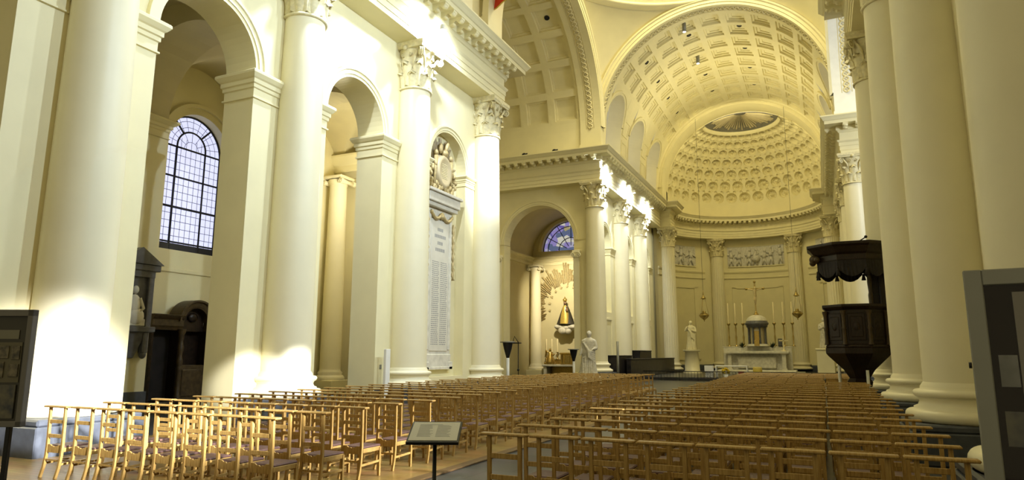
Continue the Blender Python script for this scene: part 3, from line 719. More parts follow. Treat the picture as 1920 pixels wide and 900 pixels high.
for x0, x1, l in ((-20.3, -19.75, 'left'), (-14.46, -14.06, 'right')):
    t = thing('ionic_pilaster', 'flat ionic pilaster on the %s side of the chapel arch' % l, 'pilaster', ((x0+x1)/2, 41.2, 0)); w = (x1-x0)/2
    m = MB(); m.bbox(-w, w, -.2, .1, .6, 7.95, .02); m.build('shaft', PLC, t)
    m = MB(); m.bbox(-w-.05, w+.05, -.26, .1, 0, .6, .03); m.build('base', PL, t)
    m = MB(); m.bbox(-w-.06, w+.06, -.26, .1, 8.28, 8.45, .02); m.bbox(-w, w, -.22, .1, 7.94, 8.3, .02)
    for sx in (-1, 1): volute(m, (sx*(w-.02), -.26, 8.12), 0 if sx > 0 else pi, .16, .10)
    m.build('capital', PLC, t)

# ------------------------------------------------------------------ left aisle
AX = -20.6
mpA = lambda s, t, d: (AX+d, s, t)
aw = MB(); WY, WR_, WS, WBZ = 16.95, 1.32, 9.2, 5.35
aw.panel(mpA, 13, 20.2, WBZ, 13.2, WY, WR_, WS); aw.quad(mpA(13, 0, 0), mpA(20.2, 0, 0), mpA(20.2, WBZ, 0), mpA(13, WBZ, 0)); aw.quad(mpA(0, 0, 0), mpA(13, 0, 0), mpA(13, 13.2, 0), mpA(0, 13.2, 0)); aw.quad(mpA(20.2, 0, 0), mpA(26, 0, 0), mpA(26, 13.2, 0), mpA(20.2, 13.2, 0))
aw.reveal(mpA, WY, WR_, WS, WBZ, 0, -.5); aw.quad(mpA(WY-WR_, WBZ, 0), mpA(WY+WR_, WBZ, 0), mpA(WY+WR_, WBZ+.05, -.5), mpA(WY-WR_, WBZ+.05, -.5))
wal = struct('wall_aisle', aw, PL, 'outer wall of the left aisle around the leaded window', 'wall')
mb = MB(); mb.arc([(.25, 0), (.25, .12), (.38, .12), (.42, 0)], mpA, WY, WS, WR_); mb.bbox(AX-.02, AX+.06, 13, 20.2, 4.55, 4.7, .02); mb.build('window_surround', PL, wal)
# window: glass, border, iron bars and leads
mb = MB(); n = 30; X = AX-.46
pts = [(X, WY-WR_, WBZ), (X, WY+WR_, WBZ)]+[(X, WY+WR_*cos(pi*i/n), WS+WR_*sin(pi*i/n)) for i in range(n+1)]; k = len(pts)
mb.add(pts+[(x-.02, y, z) for x, y, z in pts], [tuple(range(k)), tuple(range(2*k-1, k-1, -1))]+[(i, (i+1) % k, k+(i+1) % k, k+i) for i in range(k)])
win = struct('window_1', mb, SKYP, 'tall round-headed leaded window in the left aisle', 'window')
mb = MB(); X = AX-.43; rw = .62
for y in (WY-rw, WY+rw): mb.tube([(X, y, WBZ), (X, y, WS+.1)], .035, 6)
mb.tube([(X, WY+rw*cos(pi*i/20), WS+.1+rw*sin(pi*i/20)) for i in range(21)], .035, 6)
for z in (WBZ+.35, WBZ+1.62, WBZ+2.75, WS+.02): mb.tube([(X, WY-WR_, z), (X, WY+WR_, z)], .035, 6)
for a in (52, 128): mb.tube([(X, WY+rw*cos(radians(a)), WS+.1+rw*sin(radians(a))), (X, WY+WR_*cos(radians(a)), WS+WR_*sin(radians(a)))], .035, 6)
mb.tube([(X, WY+(WR_-.02)*cos(pi*i/n), WS+(WR_-.02)*sin(pi*i/n)) for i in range(n+1)], .04, 6); mb.bbox(X-.03, X+.03, WY-WR_, WY+WR_, WBZ, WBZ+.30, .01)
for y in (WY-WR_+.02, WY+WR_-.02): mb.tube([(X, y, WBZ), (X, y, WS)], .04, 6)
mb.build('iron_bars', LEADM, win)
mb = MB()
for i in range(1, 12): y = WY-WR_+2*WR_*i/12; mb.tube([(X-.01, y, WBZ), (X-.01, y, WS if abs(y-WY) > rw else WS+.4)], .009, 4)
for i in range(1, 13): z = WBZ+.3+(WS-WBZ-.3)*i/13; mb.tube([(X-.01, WY-WR_, z), (X-.01, WY+WR_, z)], .009, 4)
for rr_ in (.3, .85, 1.08): mb.tube([(X-.01, WY+rr_*cos(pi*i/20), WS+.05+rr_*sin(pi*i/20)) for i in range(21)], .009, 4)
for a in range(15, 180, 15): mb.tube([(X-.01, WY+(.3 if a % 30 == 0 else .64)*cos(radians(a)), WS+.06+(.3 if a % 30 == 0 else .64)*sin(radians(a))), (X-.01, WY+WR_*cos(radians(a)), WS+WR_*sin(radians(a)))], .009, 4)
mb.build('leads', LEADM, win)
# aisle piers, transverse arches and groin vaults
pier = MB()
for y0, y1 in ((12.6, 14.35), (19.0, 20.2)):
    pier.box(AX, -19.0, y0, y1, 0, 12.4)
apr = struct('wall_aisle_pier', pier, PL, 'projecting pier of the aisle wall beside the leaded window', 'pier')
mb = MB()
for y0, y1 in ((12.6, 14.35), (19.0, 20.2)): mb.sweep([(o*1.3, z*.85+9.24) for o, z in IMPR], [(AX, y0), (-19.0, y0), (-19.0, y1), (AX, y1)], side=1)
mb.build('impost_moulding', PL, apr)
mb = MB(); mb.box(AX, -18.95, 12.55, 14.4, 0, .6); mb.build('plinth', BLUEST, apr)
ta = MB(); acx, ar = (WB-19.0)/2, (-WB+19.0)/2*-1
acx = (WB+(-19.0))/2; ar = abs(WB+19.0)/2
for y0, y1 in ((7.6, 8.8), (12.9, 14.35), (19.0, 20.2)):
    mpt = lambda s, t, d: (s, y0+d, t)
    for d in (0, y1-y0):
        ta.panel(mpt, AX, WB, 9.24, 13.4, acx, ar, 9.24, d=d)
    for i in range(24):
        a, b = pi*i/24, pi*(i+1)/24; ta.quad(*[(acx+ar*cos(t), y, 9.24+ar*sin(t)) for t, y in ((a, y0), (b, y0), (b, y1), (a, y1))], True)
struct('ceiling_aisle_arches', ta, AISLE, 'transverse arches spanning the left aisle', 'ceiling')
gv = MB()
for y0, y1 in ((2, 7.6), (8.8, 12.9), (14.35, 19.0), (20.2, 25)):
    def gf(u, v):
        a, b = 2*u-1, 2*v-1; return (AX+(WB-AX)*u, y0+(y1-y0)*v, 9.24+3.0*max(sqrt(max(0, 1-a*a)), sqrt(max(0, 1-b*b))))
    gv.grid(gf, 36, 36)
gv.quad((AX, 0, 13.4), (WB, 0, 13.4), (WB, 26, 13.4), (AX, 26, 13.4))
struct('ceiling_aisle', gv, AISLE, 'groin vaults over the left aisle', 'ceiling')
ae = MB(); mpX = lambda s, t, d: (s, 25.3-d, t)
ae.panel(mpX, AX-3, WB, 0, 13.4, -17.6, 1.9, 10.9); ae.reveal(mpX, -17.6, 1.9, 10.9, 0, 0, -.5); ae.quad((AX-3, 25.8, 0), (WB, 25.8, 0), (WB, 25.8, 13.4), (AX-3, 25.8, 13.4))
o = struct('wall_aisle_end', ae, PL, 'cream end wall of the left aisle seen through the second arch', 'wall')
mb = MB(); mb.sweep([(0, 9.85), (.05, 9.85), (.05, 10.2), (.1, 10.22), (.1, 10.5), (.16, 10.55), (.35, 10.9), (.35, 11.0), (0, 11.0)], [(-20.6, 24.6), (-15.2, 24.6)], 1); mb.box(-20.6, -15.2, 24.55, 25.6, 9.85, 11.0); mb.build('aisle_entablature', PL, o)
ionic(-20.0, 24.15, 'ionic column seen through the second arch', .46, .6, 9.85)
ionic(-16.0, 24.9, 'ionic column of the aisle end, mostly behind the arch pier', .40, .6, 9.85)

# ================================================================== OBJECTS
# ------------------------------------------------------------------ chairs
def bar(mb, a, b, w, d, up=(0, 1, 0)):
    """straight bar a-b with rectangular section"""
    a, b = Vector(a), Vector(b); t = (b-a).normalized(); x = Vector(up).cross(t)
    if x.length < .1: x = Vector((1, 0, 0))
    x.normalize(); y = t.cross(x); V = []
    for p in (a, b):
        for sx, sy in ((-1, -1), (1, -1), (1, 1), (-1, 1)): V.append(p+x*sx*w/2+y*sy*d/2)
    mb.add(V, [(0, 3, 2, 1), (4, 5, 6, 7)]+[(i, (i+1) % 4, 4+(i+1) % 4, 4+i) for i in range(4)])
def chair_parts():
    P = []
    m = MB(); m.bbox(-.250, .250, -.275, -.165, .965, .99, .008); P.append(('top_rail', m, CHW))
    for sx in (-1, 1):
        m = MB(); pts = [(sx*.165, -.27, 0), (sx*.165, -.235, .14), (sx*.165, -.215, .30), (sx*.165, -.21, .45), (sx*.165, -.22, .97)]
        for a, b in zip(pts, pts[1:]): bar(m, a, b, .036, .034)
        P.append(('back_post', m, CHW))
        m = MB(); bar(m, (sx*.18, .19, 0), (sx*.18, .19, .40), .034, .034); P.append(('leg', m, CHW))
    for z0, z1 in ((.745, .795), (.545, .595)):
        m = MB(); m.bbox(-.15, .15, -.228, -.208, z0, z1, .004); P.append(('back_slat', m, CHW))
    m = MB(); out = [(-.15, .34), (.15, .34), (.15, .45), (.09, .45), (.06, .43), (.02, .43), (0, .415), (-.02, .43), (-.06, .43), (-.09, .45), (-.15, .45)]
    n = len(out); m.add([(x, -.222, z) for x, z in out]+[(x, -.204, z) for x, z in out], [tuple(range(n)), tuple(range(2*n-1, n-1, -1))]+[(i, (i+1) % n, n+(i+1) % n, n+i) for i in range(n)]); P.append(('apron_slat', m, CHW))
    m = MB()
    for sx in (-1, 1): m.bbox(sx*.175-.014, sx*.175+.014, -.20, .20, .355, .415, .004)
    m.bbox(-.175, .175, .175, .205, .355, .415, .004); P.append(('seat_frame', m, CHW))
    m = MB(); m.bbox(-.185, .185, -.195, .215, .412, .442, .013); P.append(('seat', m, CHS))
    m = MB()
    for sx in (-1, 1): bar(m, (sx*.17, -.23, .19), (sx*.18, .19, .21), .022, .03)
    bar(m, (-.17, -.01, .20), (.17, -.01, .20), .022, .024); bar(m, (-.165, -.225, .24), (.165, -.225, .24), .024, .02); P.append(('stretcher', m, CHW))
    return P
CP = chair_parts()
spots = []
YR = 6.17+.22
for k in range(30):
    for c in range(8): spots.append(('stone', k, c, -2.9+.523*(7-c) if False else -2.9+.523*c, YR+.853*k))
for k in range(24):
    for c in range(8): spots.append(('wood', k, c, -6.15-.555*c, YR+.10+.853*k))
rj = random.Random(11); ROWX = {(s_, k_): rj.uniform(-.055, .055) for s_ in ('stone', 'wood') for k_ in range(32)}
spots = [(s, k, c, x+ROWX[s, k]+rj.uniform(-.005, .005), y+rj.uniform(-.015, .015), rj.uniform(-.013, .013)) for s, k, c, x, y in spots if not (s == 'wood' and k > 19 and c > 6) and not (s == 'stone' and c > 5 and abs(y-23.4) < 1.35)]
spots.sort(key=lambda q: hypot(q[3], q[4]))
def chair_label(s, k, c):
    side = 'bare stone floor' if s == 'stone' else 'wood strip floor'
    return 'ladder-back wooden chair on %s, row %s from front, %s seat from centre aisle' % (side, ORD[k], ORD[c])
proto = thing('church_chair', 'x', 'chair', (0, 0, 0)); 
for nm, m, mt in CP: m.build(nm, mt, proto)
far_me = None
used = False; rest = MB()
NP, NI = 96, 300
mbA, mbB = MB(), MB()
for nm, m, mt in CP: (mbB if mt is CHS else mbA).add(m.v, m.f)
seatme = None
for i, (s, k, c, x, y, rz) in enumerate(spots):
    z = .02 if s == 'wood' else 0
    if i >= NI:
        Mx = Matrix.Translation((x, y, z)) @ Matrix.Rotation(rz, 4, 'Z'); rest.add(mbA.v, mbA.f, False, Mx); rest.add(mbB.v, mbB.f, False, Mx); continue
    if i == 0: o = proto
    elif i < NP: o = copy_tree(proto)
    else:
        if far_me is None:
            a = MB(); a.add(mbA.v, mbA.f); o = a.build('church_chair', CHW); far_me = o.data; far_me.materials.append(CHS)
            nb = len(far_me.polygons); b2 = MB(); b2.add(mbA.v, mbA.f); b2.add(mbB.v, mbB.f)
            bpy.data.objects.remove(o); far_me = bpy.data.meshes.new('church_chair'); far_me.from_pydata(b2.v, [], b2.f); far_me.materials.append(CHW); far_me.materials.append(CHS)
            for p in far_me.polygons:
                if p.index >= nb: p.material_index = 1
        o = bpy.data.objects.new('church_chair', far_me); COL.objects.link(o)
    o.location = (x, y, z); o.rotation_euler = (0, 0, rz)
    tag(o, chair_label(s, k, c), 'chair', 'ladder-back chairs on the stone floor' if s == 'stone' else 'ladder-back chairs on the wood strip floor')
ro = rest.build('church_chairs', CHW); tag(ro, 'brown mass of the farthest wooden chairs towards the crossing', 'chairs', kind='stuff')

# ------------------------------------------------------------------ lectern sign in the aisle
t = thing('lectern_stand', 'slim black reading stand with pale printed text panel in the aisle', 'stand', (-2.80, 4.66, 0), radians(24))
m = MB(); m.lathe([(.0, 0), (.17, 0), (.17, .012), (.03, .02)], 24); m.build('foot', BLACK, t)
m = MB(); m.tube([(0, 0, .01), (0, 0, 1.13)], .016, 12); m.build('pole', BLACK, t)
Mt = Matrix.Translation((0, .0, 1.15)) @ Matrix.Rotation(radians(18), 4, 'X')
m = MB(); m.bbox(-.20, .20, -.19, .19, -.012, .012, .004, Mt); m.build('tray', BLACK, t)
m = MB(); m.bbox(-.185, .185, -.165, .165, .012, .016, .001, Mt); pp = m.build('text_sheet', PAPER, t)
m = MB(); rt_ = random.Random(3)
for col in (-.13, .012):
    for i in range(15): m.box(col, col+rt_.uniform(.085, .118), .10-i*.0145, .1045-i*.0145, .0165, .0172, Mt)
m.box(-.13, .05, .112, .122, .0165, .0172, Mt); m.build('printed_text', mat('pale_ink', (.42, .42, .38), .6, bump=0), pp)

# ------------------------------------------------------------------ framed poster at the right edge
t = thing('poster_display', 'grey-framed glazed poster stand at the right edge of the nave', 'display board', (.525, 3.17, 0), radians(-8))
fwid, ftop, fbot, wdt = .062, 2.09, .35, 1.1
m = MB(); m.bbox(0, fwid, -.02, .03, fbot, ftop, .004); m.bbox(wdt-fwid, wdt, -.02, .03, fbot, ftop, .004); m.bbox(fwid-.002, wdt-fwid+.002, -.02, .03, ftop-fwid, ftop, .004); m.bbox(fwid-.002, wdt-fwid+.002, -.02, .03, fbot, fbot+fwid, .004); m.build('frame', GREYF, t)
m = MB(); m.box(fwid, wdt-fwid, .0, .02, fbot+fwid, ftop-fwid); pn_ = m.build('poster', BROWNP, t)
m = MB(); m.bbox(.150, .62, -.004, .0, 1.57, 2.0, .001); sh = m.build('page', mat('poster_page', (.30, .27, .23), .5, bump=0), pn_)
m = MB(); rt_ = random.Random(5)
for i in range(26): m.box(.22, .22+rt_.uniform(.26, .34), -.0055, -.004, 1.90-i*.012, 1.904-i*.012)
m.box(.24, .40, -.0055, -.004, 1.945, 1.957); m.build('printed_text', mat('poster_ink', (.07, .06, .05), .6, bump=0), sh)
m = MB(); m.bbox(.085, .60, -.003, .0, 1.42, 1.55, .001); m.bbox(.20, .60, -.003, 0, .72, 1.22, .001); m.build('photo_or_reflection', PHOTO_REFL, pn_)  # dark patterned patch painted for the chairs' reflection in the glass
m = MB(); m.bbox(.085, .145, -.004, .0, 1.64, 1.76, .001); m.bbox(.18, .40, -.004, 0, 1.34, 1.375, .001); m.build('pale_reflection', mat('pale_reflection_paint', (.30, .30, .28), .5, noise_amt=.2, bump=0, noise_scale=8), pn_)  # pale blotch painted for a reflected column base, plus a beige strip
gl = bpy.data.materials.new('clear_glass'); gl.use_nodes = True; nt = gl.node_tree; nt.nodes.clear()
out_ = nt.nodes.new('ShaderNodeOutputMaterial'); mx = nt.nodes.new('ShaderNodeMixShader'); tr = nt.nodes.new('ShaderNodeBsdfTransparent'); gg = nt.nodes.new('ShaderNodeBsdfGlossy'); gg.inputs['Roughness'].default_value = .03; fr = nt.nodes.new('ShaderNodeFresnel'); fr.inputs['IOR'].default_value = 1.28
nt.links.new(fr.outputs[0], mx.inputs[0]); nt.links.new(tr.outputs[0], mx.inputs[1]); nt.links.new(gg.outputs[0], mx.inputs[2]); nt.links.new(mx.outputs[0], out_.inputs[0])
m = MB(); m.box(fwid, wdt-fwid, -.013, -.009, fbot+fwid, ftop-fwid); m.build('glass_pane', gl, t)
for x in (.03, wdt-.03): m = MB(); m.bbox(x-.02, x+.02, -.015, .025, 0, fbot, .003); m.bbox(x-.03, x+.03, -.25, .25, 0, .03, .006); m.build('foot', GREYF, t)
m = MB(); m.tube([(-.002, .0, 1.72), (-.012, 0, 1.72)], .012, 8); m.build('hinge_stud', BLACK, t)
# ------------------------------------------------------------------ display board at the left edge
t = thing('notice_board', 'dark display board with small photographs at the left edge', 'display board', (-6.40, 3.69, 0), radians(24))
Wd = 1.15
m = MB(); m.bbox(-.05, .0, -.02, .05, 1.12, 2.14, .004); m.bbox(-Wd, -Wd+.05, -.02, .05, 1.12, 2.14, .004); m.bbox(-Wd, 0, -.02, .05, 2.08, 2.14, .004); m.bbox(-Wd, 0, -.02, .05, 1.12, 1.17, .004); m.build('frame', mat('grey_brown_frame', (.16, .15, .14), .5, .1, bump=0), t)
m = MB(); m.box(-Wd+.05, -.05, .02, .045, 1.16, 2.08); bd = m.build('panel', DPANEL, t)
m = MB(); m.box(-.75, -.13, .012, .02, 1.88, 1.96); m.build('title_strip', mat('title_strip', (.20, .19, .14), .5, bump=0), bd)
m = MB(); m.box(-.95, -.09, .014, .02, 1.50, 1.85); m.build('mount_strip', mat('olive_mount', (.13, .115, .07), .5, bump=0), bd)
for i, (x0, x1, z0, z1) in enumerate([(-.42, -.20, 1.71, 1.82), (-.175, -.10, 1.70, 1.82), (-.36, -.23, 1.54, 1.68), (-.185, -.10, 1.55, 1.66), (-.62, -.45, 1.55, 1.82)]):
    m = MB(); m.bbox(x0, x1, .004, .014, z0, z1, .002); o = m.build('photo_or_reflection', PHOTO, bd)
m = MB(); m.bbox(-.90, -.10, .006, .02, 1.19, 1.48, .002); m.build('portrait_photograph', PHOTO_REFL, bd)
for x in (-.12, -Wd+.12): m = MB(); m.bbox(x-.02, x+.02, .0, .04, 0, 1.13, .004); m.bbox(x-.025, x+.025, -.22, .28, 0, .025, .004); m.build('leg', BLACK, t)

# ------------------------------------------------------------------ memorial in the blind niche
MX = WX-.42
t = thing('memorial_tablet', 'white marble memorial tablet with gilded cartouche in the niche', 'memorial', (MX, 22.68, 0))
m = MB(); m.bbox(0, .16, -.98, .98, 1.25, 1.75, .03); m.bbox(0, .22, -1.02, 1.02, 1.15, 1.27, .02); m.bbox(0, .22, -1.02, -.75, 1.15, 1.45, .02); m.bbox(0, .22, .75, 1.02, 1.15, 1.45, .02); m.build('base', MARB, t)
m = MB(); m.bbox(0, .12, -.95, .95, 1.7, 7.45, .02)
m.build('frame', MARB, t)
for y in (-.88, .72): m = MB(); m.bbox(.1, .17, y, y+.16, 1.9, 7.3, .02); m.build('pilaster_strip', MARB, t)
m = MB(); m.bbox(.10, .15, -.66, .66, 1.85, 7.0, .015); sl = m.build('inscription_slab', mat('slab_marble', (.70, .67, .57), .4, noise_amt=.04, bump=0), t)
m = MB(); rt_ = random.Random(9)
for i, w in enumerate((.42, .86, .40, .72)):
    z = 6.55-i*.27; n = int(w*12)
    for j in range(n): y = -w/2+w*j/n; m.box(.149, .153, y, y+w/n*.66, z, z+.13)
for i in range(42):
    z = 5.3-i*.078
    for y0, y1 in ((-.58, -.05), (.05, .58)):
        y = y0
        while y < y1-.06: w = rt_.uniform(.05, .14); m.box(.149, .152, y, min(y+w, y1), z, z+.032); y += w+.025
m.build('inscription', INK, sl)
m = MB(); m.bbox(0, .30, -1.12, 1.12, 7.45, 7.62, .02); m.bbox(0, .38, -1.2, 1.2, 7.62, 8.0, .03); m.bbox(0, .46, -1.28, 1.28, 8.0, 8.12, .02); m.build('cornice', mat('grey_marble_shelf', (.62, .59, .50), .4, noise_amt=.06, bump=0), t)
GS = mat('gilt_stone', (.58, .46, .22), .5, .25, noise_amt=.15, noise_scale=12, bump=.01)
m = MB(); m.tube([(.2, -.84+1.68*i/28, 7.28-.26*abs(sin(pi*i/14))) for i in range(29)], [.055+.025*(i % 2) for i in range(29)], 8); m.ball((.2, 0, 7.15), (.09, .12, .12)); m.build('garland', GS, t)
for sd in (-1, 1):
    m = MB(); m.tube([(.17, sd*.99+.03*sin(i*1.9), 7.0-i*.11) for i in range(22)], [.04+.03*(i % 2) for i in range(22)], 7); m.build('side_festoon', GS, t)

m = MB()
m.lathe([(0, .16), (.36, .16), (.42, .2), (.50, .22), (.56, .16), (.58, .05), (.6, 0)], 32, M=Matrix.Translation((.12, 0, 9.0)) @ Matrix.Rotation(pi/2, 4, 'Y') @ Matrix.Diagonal((1.2, .95, 1, 1)))
m.build('oval_shield', mat('shield_stone', (.60, .50, .30), .5, .1, noise_amt=.08, bump=0), t)
m = MB()
for i in range(9): m.bbox(.26, .29, -.22+.05*(i % 3), .22-.04*(i % 2), 9.28-i*.07, 9.31-i*.07, .004)
m.build('shield_lettering', ORN, t)
m = MB(); rt_ = random.Random(4)
for i in range(17):     # rays behind
    a = radians(8+164*i/16); L = 1.02 if i % 2 == 0 else .86
    m.add([(.04, .6*cos(a)-.05*sin(a), 9.15+.5*sin(a)+.05*cos(a)), (.04, .6*cos(a)+.05*sin(a), 9.15+.5*sin(a)-.05*cos(a)), (.04, L*1.22*cos(a)+.06*sin(a), 9.22+L*1.22*sin(a)-.06*cos(a)), (.04, L*1.22*cos(a)-.06*sin(a), 9.22+L*1.22*sin(a)+.06*cos(a)),
           (.13, .6*cos(a), 9.15+.5*sin(a)), (.10, L*1.22*cos(a), 9.22+L*1.22*sin(a))], [(0, 1, 5, 4) if False else (0, 4, 5, 3), (4, 1, 2, 5), (3, 5, 2), (0, 1, 4)])
m.build('ray', mat('ray_stone', (.45, .36, .22), .5, .15, noise_amt=.1, bump=0), t)
m = MB()
for sd in (-1, 1):   # torches, ribbons, palms, helmet
    m.tube([(.2, sd*.66, 8.15), (.22, sd*.62, 8.9), (.22, sd*.58, 9.55)], [.05, .06, .09], 8); m.ball((.22, sd*.58, 9.68), (.1, .1, .13), 8, 6)
    for i in range(14): q = i/13; m.ball((.2+.05*sin(i*2), sd*(.62+.35*sin(q*pi)), 8.2+q*1.0), (.08, .07, .10), 7, 5)
    for i in range(8): q = i/7; m.ball((.22, sd*(.15+.55*q), 8.32+.14*sin(i*1.7)), (.1, .09, .12), 7, 5)
m.ball((.25, .05, 9.78), (.14, .16, .16)); m.tube([(.25, .1, 9.85), (.24, .25, 10.2), (.22, .3, 10.35)], [.06, .1, .03], 8); m.ball((.2, -.2, 9.95), (.1, .12, .22)); m.build('trophy_carving', GS, t)
# white plank leaning near the memorial
t = MB(); t.bbox(-12.98, -12.88, 18.28, 18.52, .02, 1.9, .01); tag(t.build('leaning_plank', WHT), 'pale grey-white plank upright against the pier before the memorial', 'plank')
# small switch plates on that pier
m = MB(); m.bbox(WX-.005, WX+.03, 18.52, 18.6, 1.25, 1.4, .006); tag(m.build('switch_box', GREYF), 'small grey switch box low on the pier', 'switch')

# ------------------------------------------------------------------ epitaph on the aisle pier
t = thing('wall_epitaph', 'dark grey marble wall epitaph with pediment and white relief', 'monument', (-18.99, 13.65, 0))
m = MB(); hw = .72
m.bbox(0, .28, -hw, hw, 4.25, 4.45, .02); m.add([(0, -hw-.05, 4.45), (0, hw+.05, 4.45), (0, 0, 4.95), (.34, -hw-.05, 4.45), (.34, hw+.05, 4.45), (.34, 0, 4.95)], [(0, 2, 1), (3, 4, 5), (0, 1, 4, 3), (1, 2, 5, 4), (2, 0, 3, 5)]); m.build('pediment', EPI, t)
m = MB(); m.bbox(0, .22, -.58, .58, 4.05, 4.27, .01)
for sd in (-1, 1): m.bbox(0, .2, min(sd*.40, sd*.58), max(sd*.40, sd*.58), 2.55, 4.06, .01)
m.bbox(0, .10, -.42, .42, 2.55, 4.06, .01); m.build('frame', EPI, t)
m = MB(); m.bbox(0, .30, -.68, .68, 2.38, 2.55, .02); m.add([(0, -.5, 2.4), (0, .5, 2.4), (0, .2, 1.6), (0, -.2, 1.6), (.2, -.45, 2.4), (.2, .45, 2.4), (.12, .15, 1.62), (.12, -.15, 1.62)], [(0, 1, 2, 3), (4, 7, 6, 5), (0, 4, 5, 1), (1, 5, 6, 2), (2, 6, 7, 3), (3, 7, 4, 0)])
for sd in (-1, 1): m.bbox(0, .24, sd*.44-.09, sd*.44+.09, 1.75, 2.4, .03); m.ball((.12, sd*.44, 1.72), (.12, .1, .14))
m.build('console', EPI, t)
m = MB()
m.ball((.16, 0, 3.65), (.08, .10, .13)); m.ball((.15, 0, 3.2), (.1, .2, .32)); m.ball((.15, .06, 2.85), (.12, .3, .28)); m.tube([(.17, .15, 3.4), (.2, .28, 3.1), (.2, .1, 2.95)], [.06, .05, .04], 8); m.bbox(.08, .2, -.38, .38, 2.56, 2.78, .02); m.build('relief_figure', MARB, t)

# ------------------------------------------------------------------ confessional
t = thing('confessional', 'dark carved wooden confessional below the leaded window', 'confessional', (-20.55, 16.75, 0))
m = MB(); m.bbox(0, .9, -1.75, 1.75, 0, .18, .02); m.build('step', DWOOD, t)
m = MB(); m.bbox(0, .22, -1.72, 1.72, .18, 2.7, .02); m.bbox(0, .75, -1.72, -1.60, .18, 2.7, .02); m.bbox(0, .75, 1.60, 1.72, .18, 2.7, .02)
for y in (-.62, .62): m.bbox(0, .75, y-.05, y+.05, .18, 2.7, .02)
m.build('carcass', DWOOD, t)
for sd in (-1, 1):
    m = MB(); m.sweep([(-.3, 2.52), (0, 2.52), (.02, 2.6), (.05, 2.66), (.05, 2.86), (.1, 2.92), (.14, 3.0), (.14, 3.03), (-.3, 3.03)], [(.75, sd*1.74), (.75, sd*.55)], side=1 if sd < 0 else -1); m.build('cornice', DWOOD2, t)
m = MB(); mpq = lambda s, z, d: (.75+d, s, z); m.arc([(-.02, -.5), (-.02, 0), (.05, .03), (.16, .05), (.20, .12), (.26, .12), (.26, -.5)], mpq, 0, 2.82, .50, 0, pi, 24); m.build('arched_hood', DWOOD2, t)
m = MB()
for i in range(20): a, b = pi*i/20, pi*(i+1)/20; m.quad((.5, .5*cos(a), 2.82+.5*sin(a)), (.5, .5*cos(b), 2.82+.5*sin(b)), (.5, .5*cos(b), 2.5), (.5, .5*cos(a), 2.5))
m.ball((.55, 0, 2.98), (.08, .2, .16)); m.build('tympanum_carving', DWOOD, t)
m = MB(); m.bbox(.62, .70, -.5, .5, .18, 1.35, .01); m.bbox(.69, .73, -.4, .4, .3, 1.2, .02); m.build('half_door', DWOOD2, t)
for y in (-.62, .62):
    m = MB(); m.lathe([(.10, .2), (.12, .3), (.08, .4), (.075, 1.2), (.1, 1.25), (.075, 1.3)]+[(.085+.02*sin(i*1.4), 1.35+i*.1) for i in range(10)]+[(.09, 2.36), (.14, 2.5), (.14, 2.55)], 14, (.82, y, 0)); m.build('carved_column', DWOOD2, t)
for y in (-1.1, 1.1): m = MB(); m.box(.25, .30, y-.45, y+.45, .2, 2.5); m.build('curtain', CLOTH, t)

